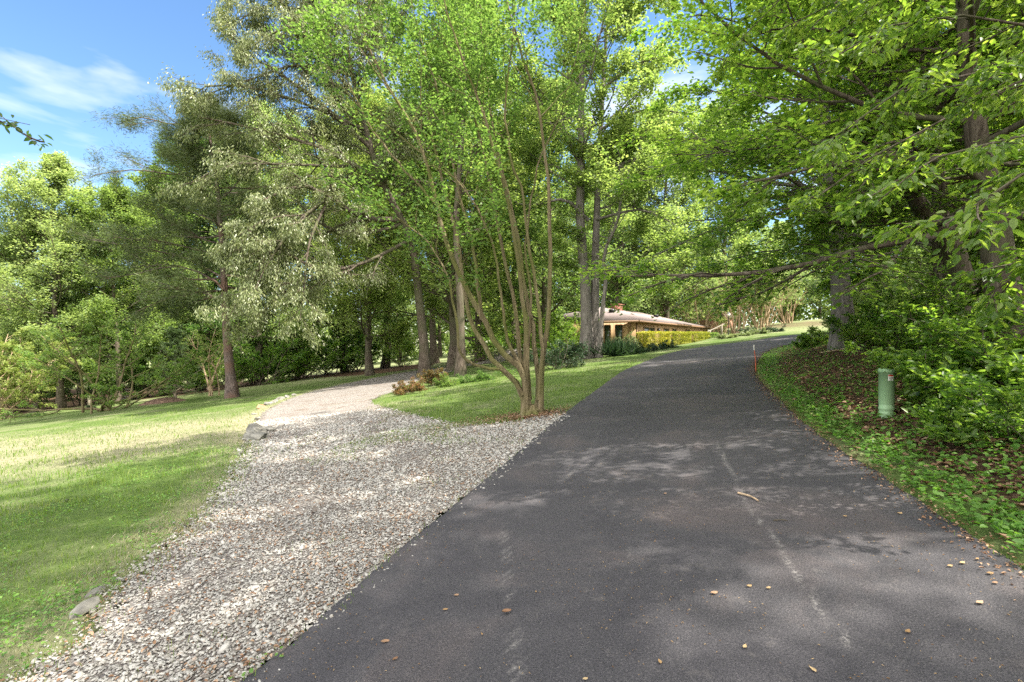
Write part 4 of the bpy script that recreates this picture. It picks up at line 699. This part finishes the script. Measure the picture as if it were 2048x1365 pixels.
# ------------------------------------------------------------------ boxes etc.
def boxes(lst):
    """lst of (cx,cy,cz,sx,sy,sz[,rz]) -> verts, quads"""
    Vs, Qs = [], []; c = np.array([(-1, -1, -1), (1, -1, -1), (1, 1, -1), (-1, 1, -1), (-1, -1, 1), (1, -1, 1), (1, 1, 1), (-1, 1, 1)]) / 2; f = np.array([(0, 3, 2, 1), (4, 5, 6, 7), (0, 1, 5, 4), (1, 2, 6, 5), (2, 3, 7, 6), (3, 0, 4, 7)])
    for i, b in enumerate(lst):
        v = c * np.array(b[3:6]); 
        if len(b) > 6: a = b[6]; v = np.stack([v[:, 0] * math.cos(a) - v[:, 1] * math.sin(a), v[:, 0] * math.sin(a) + v[:, 1] * math.cos(a), v[:, 2]], -1)
        Vs.append(v + np.array(b[:3])); Qs.append(f + 8 * i)
    return np.vstack(Vs), np.vstack(Qs)
def bx(name, lst, m_, parent=None, loc=None, rot=None, bev=.0):
    o = link(name, new_mesh(name, *boxes(lst), m_), parent, loc, rot)
    if bev: b = o.modifiers.new('bevel', 'BEVEL'); b.width = bev; b.segments = 2
    return o
def lathe(prof, m=24):
    P = np.array(prof, float); th = np.arange(m) * 2 * np.pi / m; V = np.stack([P[:, :1] * np.cos(th), P[:, :1] * np.sin(th), P[:, 1:2] * np.ones(m)], -1); idx = np.arange(len(P) * m).reshape(len(P), m)
    a, b = idx[:-1], idx[1:]; return V.reshape(-1, 3), np.stack([a, np.roll(a, -1, 1), np.roll(b, -1, 1), b], -1).reshape(-1, 4)
# house
def siding():
    m, N, L, b = mat('wood_siding'); t = N.new("ShaderNodeTexCoord"); sx = N.new("ShaderNodeSeparateXYZ"); L.new(t.outputs["Object"], sx.inputs[0])
    ad = N.new("ShaderNodeMath"); ad.operation = 'ADD'; L.new(sx.outputs[0], ad.inputs[0]); L.new(sx.outputs[1], ad.inputs[1])
    ml = N.new("ShaderNodeMath"); ml.operation = 'MULTIPLY'; ml.inputs[1].default_value = 2.9; L.new(ad.outputs[0], ml.inputs[0]); fr = N.new("ShaderNodeMath"); fr.operation = 'FRACT'; L.new(ml.outputs[0], fr.inputs[0])
    g = ramp(N, L, fr.outputs[0], [(0.0, (0, 0, 0)), (.06, (0, 0, 0)), (.1, (1, 1, 1)), (.95, (1, 1, 1))]); n = noise(N, L, 3, 6, .6, t.outputs["Object"])
    c = ramp(N, L, n.outputs["Fac"], [(.3, (.40, .25, .12)), (.7, (.56, .37, .20))]); col = mixc(N, L, g.outputs[0], (.09, .05, .025), c.outputs[0]); L.new(col, b.inputs["Base Color"]); b.inputs["Roughness"].default_value = .7; bump(N, L, g.outputs[0], b, .6, .02); return m
def shingle():
    m, N, L, b = mat('roof_shingle'); t = N.new("ShaderNodeTexCoord"); br = N.new("ShaderNodeTexBrick"); br.inputs["Scale"].default_value = 3.2; L.new(t.outputs["Object"], br.inputs["Vector"])
    br.inputs["Color1"].default_value = (.19, .15, .145, 1); br.inputs["Color2"].default_value = (.26, .21, .20, 1); br.inputs["Mortar"].default_value = (.12, .10, .095, 1); br.inputs["Mortar Size"].default_value = .012; L.new(br.outputs[0], b.inputs["Base Color"]); b.inputs["Roughness"].default_value = .9; return m
M['siding'] = siding(); M['shingle'] = shingle(); M['trim'] = plain('brown_trim', (.22, .13, .075), .6, var=.1); M['glass'] = plain('window_glass', (.035, .05, .04), .05, .8)
M['brick'] = plain('red_brick', (.25, .10, .07), .85, var=.3, scale=10); M['white'] = plain('white_trim', (.7, .68, .62), .5); M['black'] = plain('black_metal', (.02, .02, .02), .4)
rzH = math.atan2(HU[1], HU[0])
# local frame: x along the road facade (towards far end), y = into the house; z up
house = thing('house', 'low tan wood sided house with a shallow shingle roof', 'house', (HC[0], HC[1], HBASE - .1), rzH)
WH = 2.36
bx('wall', [(HLEN / 2, HWID / 2, WH / 2 + .05, HLEN, HWID, WH)], M['siding'], house)
bx('fascia', [(HLEN / 2, -.46, WH + .06, HLEN + .9, .05, .2), (HLEN / 2, HWID + .46, WH + .06, HLEN + .9, .05, .2), (-.46, HWID / 2, WH + .06, .05, HWID + .86, .2), (HLEN + .46, HWID / 2, WH + .06, .05, HWID + .86, .2)], M['trim'], house)
bx('soffit', [(HLEN / 2, HWID / 2, WH + .11, HLEN + .86, HWID + .86, .05)], M['trim'], house)
ov = .5; e0 = WH + .165; pz = .26 * (HWID / 2 + ov); hx = HWID / 2 + ov
rv = np.array([(-ov, -ov, e0), (HLEN + ov, -ov, e0), (HLEN + ov, HWID + ov, e0), (-ov, HWID + ov, e0), (-ov + hx, HWID / 2, e0 + pz), (HLEN + ov - hx, HWID / 2, e0 + pz)])
roof = link('roof', new_mesh('roof', rv, [(0, 1, 5, 4), (2, 3, 4, 5), (3, 2, 1, 0)], M['shingle'], tri=[(1, 2, 5), (3, 0, 4)]), house)
bx('chimney', [(9.6, HWID / 2 - .2, e0 + pz, 1.5, .8, .9), (9.6, HWID / 2 - .2, e0 + pz + .48, 1.64, .94, .1)], M['brick'], roof)
bx('roof_vent', [(3.2, 3.6, e0 + .26 * (3.2 + ov) + .14, .45, .45, .3)], M['black'], roof)
bx('roof_vent', [(14, 3.0, e0 + .26 * (3 + ov) + .14, .45, .45, .3)], M['black'], roof)
def fac(px):   # distance along the road facade seen at image column px
    k = (px - W2) / F; return (k * HC[1] - HC[0]) / (HU[0] - k * HU[1])
def gfac(px):
    k = (px - W2) / F; return (k * HC[1] - HC[0]) / (HV[0] - k * HV[1])
def window(c, wd, z0, z1, side, label=None, mull=0):
    """side 0: road facade (y=0); 1: gable facade (x=0)"""
    z = (z0 + z1) / 2; h = z1 - z0; t = .09
    f = [(c - wd / 2, 0, z, t, .1, h), (c + wd / 2, 0, z, t, .1, h), (c, 0, z0, wd - t, .098, t), (c, 0, z1, wd - t, .098, t)]
    if mull: f.append((c, 0, z, t, .096, h - t))
    p = [(c, .02, z, wd - t, .06, h - t)]
    if side == 0: f = [(a, -.03, c_, d, e, g) for a, b, c_, d, e, g in f]; p = [(a, -.012, c_, d, .04, g) for a, b, c_, d, e, g in p]
    else: f = [(-.03, a, c_, e, d, g) for a, b, c_, d, e, g in f]; p = [(-.012, a, c_, .04, d, g) for a, b, c_, d, e, g in p]
    o = bx('window', f, M['trim'], house); bx('pane', p, M['glass'], o)
    if label: o['label'] = label
for a_, b_, z0 in ((1287, 1308, .95), (1327, 1337, 1.0), (1344, 1352, 1.0), (1371, 1379, 1.0)):
    s0, s1 = fac(a_), fac(b_); window((s0 + s1) / 2, s1 - s0, z0, 2.0, 0, mull=(a_ == 1287))
for a_, b_ in ((1246, 1231), (1221, 1209)):
    s0, s1 = gfac(a_), gfac(b_); window((s0 + s1) / 2, s1 - s0, .25, 2.15, 1, 'tall window in the shaded end wall' if a_ == 1246 else None)
s = fac(1315); bx('wall_lamp', [(s, -.12, 1.75, .2, .2, .3), (s, -.1, 1.95, .26, .24, .06)], M['black'], house)
bx('downspout', [(.04, -.07, WH / 2, .09, .08, WH)], M['trim'], house)
bx('downspout', [(-.07, .5, WH / 2, .08, .09, WH)], M['trim'], house)
# hedges
def hedge(name, label, x0, y0, x1, y1, dep, top, seed, mt='hedge', group=None, cat='hedge'):
    r = rng(seed); d = np.array([x1 - x0, y1 - y0]); Ln = np.linalg.norm(d); d = d / Ln; nv = np.array([-d[1], d[0]]); mid = np.array([(x0 + x1) / 2, (y0 + y1) / 2]); z0 = float(terr(*mid)); h = top - z0
    n = int(4500 * (Ln * h + Ln * dep + h * dep) / 3); u = r.uniform(-1, 1, (n, 3)); k = r.integers(0, 3, n); sg = r.choice([-1., 1.], n); u[np.arange(n), k] = sg * r.uniform(.86, 1.04, n); u = np.sign(u) * np.abs(u) ** 1.0
    u *= 1 + .05 * np.sin(u[:, [1, 2, 0]] * 9); P = u * np.array([Ln / 2, dep / 2, h / 2]); P[:, 2] += h / 2
    D = r.normal(0, 1, (n, 3)) + u; V, q, rd = leafmesh(P, D, .085, r, asp=.6, upn=.6)
    o = thing(name, label, cat, (mid[0], mid[1], z0), math.atan2(d[1], d[0]), group); link('foliage', new_mesh('hedge_foliage', V, q, M[mt], rnd=rd), o)
    S = np.zeros((8, 3)); S[:, 0] = np.linspace(-Ln * .4, Ln * .4, 8); P = grow(S, np.tile([0, 0, 1.], (8, 1)), np.full(8, h * .8), 6, r, 0, .5); link('stem', new_mesh('hedge_stem', *tubes(P, np.full((8, 6), .02), 5), M['bark']), o); return o
def hp(px, Y): return ((px - W2) / F * Y, Y)
GH = 'clipped yellow green hedges before the house'
hedge('hedge', 'clipped yellow hedge nearest the house corner', *hp(1284, 38.4), *hp(1330, 39.2), 1.3, 2.30, 401, group=GH)
hedge('hedge', 'clipped yellow hedge second from the house corner', *hp(1334, 39.6), *hp(1371, 40.4), 1.3, 2.32, 402, group=GH)
hedge('hedge', 'clipped yellow hedge third from the house corner', *hp(1375, 40.8), *hp(1407, 41.8), 1.3, 2.34, 403, group=GH)
hedge('hedge', 'greener hedge end farthest along the house', *hp(1409, 42), *hp(1425, 42.6), 1.2, 2.3, 404, mt='leaf_y', group=GH)
bush('round_shrub', 'small round pale shrub at the house corner', 'shrub', (*hp(1258, 37.5), float(terr(*hp(1258, 37.5)))), 1.15, 1.3, 405, 'silver_plant', .08, 14, 10, el=(.3, 1.4))
for j, (px, Y, w_, h_, mt) in enumerate(((1455, 36, 1.9, .6, 'silver_plant'), (1490, 36.5, 1.9, .6, 'silver_plant'), (1525, 38, 2.2, .8, 'silver_plant'), (1500, 42, 2.0, .9, 'dark_shrub'), (1553, 44, 2.2, 1.0, 'dark_shrub'))):
    X_ = (px - W2) / F * Y; bush('border_plant', ['low grey green border plant left of the lamp post foot', 'low grey green border plant right of the lamp post', 'tall pale border plant beside the drive', 'dark border shrub behind the pale plants', 'dark round shrub at the far end of the border'][j], 'shrub', (X_, Y, float(terr(X_, Y))), h_, w_, 410 + j, mt, .08, 16, 9, el=(.15, 1.2), group='border plants beyond the drive bend')
# pale multi-stem trees beyond the drive
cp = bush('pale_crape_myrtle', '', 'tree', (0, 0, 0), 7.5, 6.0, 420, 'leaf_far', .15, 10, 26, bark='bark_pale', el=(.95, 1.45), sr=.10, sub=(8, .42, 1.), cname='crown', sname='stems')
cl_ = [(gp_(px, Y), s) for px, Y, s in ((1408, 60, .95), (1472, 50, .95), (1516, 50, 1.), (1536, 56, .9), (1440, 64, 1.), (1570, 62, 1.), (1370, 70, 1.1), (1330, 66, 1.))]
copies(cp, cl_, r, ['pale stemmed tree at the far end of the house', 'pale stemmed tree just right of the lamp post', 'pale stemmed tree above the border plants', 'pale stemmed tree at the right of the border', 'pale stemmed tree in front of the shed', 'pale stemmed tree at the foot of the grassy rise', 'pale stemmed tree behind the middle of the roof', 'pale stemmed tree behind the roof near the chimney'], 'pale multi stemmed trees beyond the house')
# lamp post
pz_ = gp_(1457, 46); lp = thing('lamp_post', 'thin black lamp post with a white lantern by the drive bend', 'lamp post', pz_)
link('post', new_mesh('post', *lathe([(0, 0), (.07, 0), (.07, .1), (.035, .2), (.035, 1.75), (.06, 1.8), (0, 1.8)], 12), M['black']), lp)
ln_ = link('lantern', new_mesh('lantern', *lathe([(0, 1.8), (.09, 1.81), (.13, 2.1), (0, 2.1)], 6), M['white']), lp); link('cap', new_mesh('cap', *lathe([(.16, 2.1), (.03, 2.25), (0, 2.27)], 6), M['black']), ln_)
# shed
ps = gp_(1432, 74); sh = thing('shed', 'small red barn style shed beyond the house', 'shed', ps, R(20)); M['shedm'] = plain('faded_red_boards', (.34, .17, .12), .8, var=.15)
bx('wall', [(0, 0, .95, 3.6, 3, 1.9)], M['shedm'], sh)
sv = np.array([(-2, -1.7, 1.85), (2, -1.7, 1.85), (2, -1, 2.5), (-2, -1, 2.5), (2, 0, 2.85), (-2, 0, 2.85), (2, 1, 2.5), (-2, 1, 2.5), (2, 1.7, 1.85), (-2, 1.7, 1.85)])
link('roof', new_mesh('shed_roof', sv, [(0, 1, 2, 3), (3, 2, 4, 5), (5, 4, 6, 7), (7, 6, 8, 9), (9, 8, 1, 0)], M['shingle'], tri=[(1, 8, 2), (2, 8, 6), (2, 6, 4), (9, 0, 3), (9, 3, 7), (7, 3, 5)]), sh)
bx('door', [(0, -1.52, .9, 1.2, .06, 1.6)], M['trim'], sh)
# timber handrail by the house end
pr = gp_(1432, 43); rl = thing('handrail', 'sloping grey timber handrail past the last hedge', 'handrail', pr, R(35)); M['timber'] = plain('weathered_timber', (.20, .17, .13), .8, var=.25)
for xx, zz in ((-.9, .25), (.9, .75)): bx('post', [(xx, 0, zz / 2 + .2, .1, .1, zz + .4)], M['timber'], rl)
P = np.array([[-1.3, 0, .5], [1.3, 0, 1.25]]); link('rail', new_mesh('rail', *tubes(resample(P, 4)[None], np.full((1, 4), .05), 6), M['timber']), rl)
# pedestal
M['ped'] = plain('green_plastic', (.27, .42, .23), .5, .4, var=.08, scale=5); M['label_red'] = plain('red_print', (.45, .05, .03), .5)
pp = at(1773, 834); sc_p = pp[1] / F * 34 / .24
ped = thing('utility_pedestal', 'pale green round utility pedestal with a white warning sticker on the right bank', 'pedestal', pp)
Rp = 13.6 / F * pp[1]; Hp = 98 / F * pp[1]
link('cover', new_mesh('cover', *lathe([(Rp * .93, Hp * .26), (Rp * .97, Hp * .27), (Rp * .97, Hp * .90), (Rp * 1.03, Hp * .90), (Rp * 1.03, Hp * .955), (Rp * .98, Hp * .975), (Rp * .82, Hp * .99), (0, Hp)], 40), M['ped'], smoothf=False), ped)
link('base', new_mesh('base', *lathe([(Rp * .9, -.1), (Rp * .93, .0), (Rp * .93, Hp * .05), (Rp * .97, Hp * .06), (Rp * .97, Hp * .09), (Rp * .92, Hp * .10), (Rp * .92, Hp * .14), (Rp * .98, Hp * .15), (Rp * .98, Hp * .19), (Rp * .92, Hp * .2), (Rp * .92, Hp * .27)], 40), M['ped'], smoothf=False), ped)
def curved(z0, z1, a0, a1, rad, m_, name, par):
    a = np.linspace(a0, a1, 9); V = np.array([[(math.cos(t) * rad, math.sin(t) * rad, z) for t in a] for z in (z0, z1)]).reshape(-1, 3); q = [(i, i + 1, 10 + i, 9 + i) for i in range(8)]; return link(name, new_mesh(name, V, q, m_), par)
face = math.atan2(-pp[1], -pp[0]); ac = face + .55
stk = curved(Hp * .75, Hp * .87, ac - .36, ac + .36, Rp * .985, M['white'], 'sticker', ped)
curved(Hp * .835, Hp * .865, ac - .33, ac + .33, Rp * .992, M['label_red'], 'sticker_header', stk)
for k_, (z_, w__) in enumerate(((.815, .28), (.80, .24), (.785, .28), (.77, .15))): curved(Hp * (z_ - .004), Hp * (z_ + .003), ac - w__, ac + w__, Rp * .992, M['black'], 'sticker_line', stk)
bx('latch', [(math.cos(face - .3) * Rp * 1.03, math.sin(face - .3) * Rp * 1.03, Hp * .93, .03, .03, .025)], M['ped'], ped)
# red driveway marker
M['marker'] = plain('orange_red_rod', (.50, .11, .05), .5); mk = at(1512, 741); mt_ = thing('driveway_marker', 'thin leaning orange red marker rod at the right road edge', 'marker', mk, 0)
hm = 50 / F * mk[1]; link('rod', new_mesh('rod', *tubes(np.array([[(0, 0, -.1), (-.02, 0, hm * .5), (-.06, 0, hm)]], float), np.full((1, 3), .013), 8), M['marker']), mt_); link('tip', new_mesh('tip', *tubes(np.array([[(-.05, 0, hm * .8), (-.061, 0, hm + .01)]], float), np.full((1, 2), .016), 8), M['white']), mt_)
# metal gate, post
M['galv'] = plain('galvanised_metal', (.35, .36, .36), .4, metal=.6); gg = at(248, 800); gt = thing('metal_gate', 'grey five bar metal gate in the left wood edge', 'gate', (gg[0], gg[1], gg[2]), R(8))
gw = 28 / F * gg[1]; gh = 21 / F * gg[1]
for zf_ in (.12, .32, .52, .74, 1.0): link('bar', new_mesh('bar', *tubes(np.array([[(-gw / 2, 0, gh * zf_), (gw / 2, 0, gh * zf_)]]), np.full((1, 2), .025), 8), M['galv']), gt)
for xx in (-gw / 2, gw / 2): link('upright', new_mesh('upright', *tubes(np.array([[(xx, 0, 0), (xx, 0, gh * 1.05)]]), np.full((1, 2), .035), 8), M['galv']), gt)
pg = at(178, 816); hpst = 26 / F * pg[1]; po = bx('fence_post', [(0, 0, hpst / 2 - .1, .13, .13, hpst + .2)], M['timber'], None, pg); tag(po, 'square timber fence post by the small left tree', 'post')
# rocks
def rock(loc, s, label, seed, m_='rock', group=None, flat=.5, rz=0.):
    r = rng(seed); me = bpy.data.meshes.new('rock'); import bmesh; bm = bmesh.new(); bmesh.ops.create_icosphere(bm, subdivisions=3, radius=1)
    ph = r.uniform(0, 6, 9); pl = nrm(r.normal(0, 1, (9, 3))); of = r.uniform(.45, .85, 9)
    for v in bm.verts:
        p = np.array(v.co)
        for k in range(9):
            d = p @ pl[k] - of[k]
            if d > 0: p = p - pl[k] * d
        p += .03 * np.sin(p[[1, 2, 0]] * 9 + ph[:3]); v.co = p * np.array([s, s * .65, s * flat])
    bm.to_mesh(me); bm.free(); me.materials.append(M[m_]); o = link('rock', me, None, (loc[0], loc[1], loc[2] + s * flat * .35), (r.normal(0, .15), r.normal(0, .15), rz or r.uniform(0, 6))); return tag(o, label, 'rock', group)
GK = 'rocks edging the gravel lane'
for j, (px, py, s, lb, mm) in enumerate((
    (515, 868, .42, 'large grey lichen covered rock in the pile at the lane edge', 'rock'), (498, 876, .30, 'flat rock lying at the near left foot of the rock pile', 'rock'), (540, 862, .22, 'rock at the right end of the lane edge pile', 'rock'), (520, 878, .32, 'long pale slab in front of the rock pile', 'rock'),
    (508, 858, .22, 'rock at the back of the lane edge pile', 'rock'), (522, 817, .30, 'rust coloured rock on the lane edge', 'rock_red'), (535, 810, .25, 'dark rock just past the rusty one', 'rock'), (548, 806, .25, 'grey rock second past the rusty one', 'rock'),
    (560, 800, .28, 'grey rock midway along the curved lane edge', 'rock'), (574, 796, .24, 'small rock near the lane curve', 'rock'), (588, 792, .2, 'last grey rock along the lane curve', 'rock'), (508, 830, .15, 'small loose rock below the rusty rock', 'rock'), (515, 838, .12, 'pebble sized rock between the pile and the rusty rock', 'rock'),
    (170, 1222, .11, 'flat half buried stone where lawn meets gravel', 'rock'), (190, 1188, .07, 'small dark stone at the lawn edge in front', 'rock'), (132, 1003, .06, 'small pale stone lying in the shaded lawn', 'rock'))):
    rock(at(px, py), s, lb, 500 + j, mm, GK if j < 13 else None, .42)
# mulch mound
mm_ = at(325, 806); r = rng(520); u_, v_ = np.meshgrid(np.linspace(-1, 1, 41), np.linspace(-1, 1, 41), indexing='ij'); hh = np.clip(1 - u_ ** 2 - v_ ** 2 * 1.0, 0, 1)
x_ = mm_[0] + u_ * 1.6; y_ = mm_[1] + v_ * .9; z_ = terr(x_, y_) - .03 + hh * (.24 + r.uniform(0, .16, u_.shape)); i_ = np.arange(41 * 41).reshape(41, 41)
tag(link('mulch_mound', new_mesh('mulch_mound', np.stack([x_, y_, z_], -1), np.stack([i_[:-1, :-1], i_[1:, :-1], i_[1:, 1:], i_[:-1, 1:]], -1).reshape(-1, 4), M['mulch'])), 'low mound of reddish soil and stones on the left lawn', 'mound')
pc = at(595, 912)
bx_ = at(180, 819)
bk = bush('groundling_plant', 'small dark plant tuft on the lawn near the fence post', 'plant', bx_, .35, .7, 530, 'dark_shrub', .07, 8, 6, sr=.006)
# ------------------------------------------------------------------ individual leaves and sticks on the asphalt
def one_leaf(px, py, s, rz, mt, label, group='fallen leaves on the driveway', curl=.25, seed=0):
    p = at(px, py); r = rng(seed + int(px)); n = 7; m_ = 5; u = np.linspace(0, 1, n)[:, None]; v = np.linspace(-1, 1, m_)[None]; wd_ = np.sin(np.pi * u ** .8) * .24 + .01
    X_ = (u - .5) * s * (1 + 0 * v); Y_ = v * wd_ * s; Z_ = (.10 + .05 * (seed % 3)) * s * (u - .3) * v * 1.0 + .06 * s + curl * s * (v ** 2) * wd_ * 1.5 + curl * s * .5 * (u - .5) ** 2 * 2 + r.normal(0, .012 * s, (n, m_)) + .004
    idx = np.arange(n * m_).reshape(n, m_); q = np.stack([idx[:-1, :-1], idx[:-1, 1:], idx[1:, 1:], idx[1:, :-1]], -1).reshape(-1, 4)
    o = link('fallen_leaf', new_mesh('fallen_leaf', np.stack([X_ + 0 * Y_, Y_, Z_], -1), q, M[mt], rnd=np.full(len(q), r.uniform(.2, .9)), smoothf=True), None, (p[0], p[1], p[2] + .007), (0, 0, rz)); return tag(o, label, 'leaf', group)
lf = [(1013, 1229, .085, .3, 'litter', 'large curled grey brown dead leaf on the driveway foreground', 9), (1428, 1190, .07, .2, 'litter', 'orange brown leaf in the middle foreground of the driveway', 1), (1498, 1176, .05, .1, 'pale_litter', 'pale elongated leaf just above the orange brown leaf', 2), (1537, 1180, .05, .4, 'pale_litter', 'tan leaf right of the pale elongated one', 3),
      (1490, 1298, .05, .8, 'pale_litter', 'cream leaf low in the centre right foreground', 4), (1625, 1343, .06, 1.8, 'pale_litter', 'upright tan leaf at the bottom centre right', 5), (1320, 1328, .05, 1.6, 'pale_litter', 'slim yellow leaf at the bottom of the driveway', 6), (1816, 1268, .055, .5, 'pale_litter', 'curled yellow tan leaf in the right foreground', 7),
      (1799, 1030, .06, .0, 'pale_litter', 'whitish leaf near the right road edge', 8), (1690, 1037, .05, .2, 'pale_litter', 'tan leaf left of the whitish one', 9), (1925, 1130, .06, .3, 'pale_litter', 'tan leaf in the light patch at the right', 10), (1900, 1136, .05, .1, 'pale_litter', 'leaf second in the light patch at the right', 11), (1955, 1122, .045, .5, 'pale_litter', 'small leaf at the upper side of the light patch', 12), (1980, 1151, .06, .0, 'pale_litter', 'long leaf at the right of the light patch', 13),
      (912, 1194, .05, .1, 'litter', 'brown leaf left of the long crack', 14), (890, 1223, .05, .2, 'pale_litter', 'tan leaf below the brown one left of the crack', 15), (765, 1139, .035, 2., 'pale_litter', 'small pale leaf near the gravel edge', 16), (790, 1322, .045, .6, 'litter', 'orange leaf near the bottom left of the asphalt', 17), (770, 1287, .07, .1, 'litter', 'broken brown leaf above the orange one', 18), (1072, 1187, .03, 1.4, 'pale_litter', 'tiny pinkish leaf right of the long crack', 19),
      (964, 1272, .035, 1.9, 'pale_litter', 'small cream husk below the dead leaf', 20), (845, 1076, .03, .1, 'litter', 'rusty leaf near the gravel edge farther up', 21), (1170, 1363, .04, .2, 'pale_litter', 'white husk at the very bottom edge', 22), (1330, 990, .05, .4, 'litter', 'orange fleck leaf in the middle of the drive', 23), (1960, 1210, .07, .3, 'litter', 'brown leaf in the lower right of the asphalt', 24), (1990, 1170, .05, .2, 'litter', 'brown curled leaf near the right edge', 25)]
for px, py, s, rz, mt, lb, sd in lf: one_leaf(px, py, s * .68, rz, mt, lb, curl=.5 if sd == 9 else .05, seed=sd)
def stick(p0, p1, rad, label, m_='bark_pale', bend=.02):
    a, b = at(*p0), at(*p1); a[2] += rad + .006; b[2] += rad + .006; mdl = (a + b) / 2; mdl[2] += bend * .3; mdl[0] += bend; P = resample(np.array([a, mdl, b]), 8); o = link('stick', new_mesh('stick', *tubes((P - a)[None], np.linspace(rad, rad * .6, 8)[None], 7), M[m_], smoothf=True), None, a); return tag(o, label, 'stick')
stick((1476, 990), (1517, 1006), .010, 'short pale broken stick lying on the driveway'); stick((1547, 1044), (1575, 1045), .005, 'thin dark twig to the right of the pale stick', 'bark'); stick((1640, 708), (1700, 705), .02, 'fallen grey branch on the bank below the big tree', 'bark_pale', .3)
stick((228, 1315), (246, 1262), .004, 'thin pale twig lying in the gravel foreground'); stick((296, 1205), (299, 1180), .006, 'dark upright twig in the gravel', 'bark')
print('objects', len(bpy.data.objects))
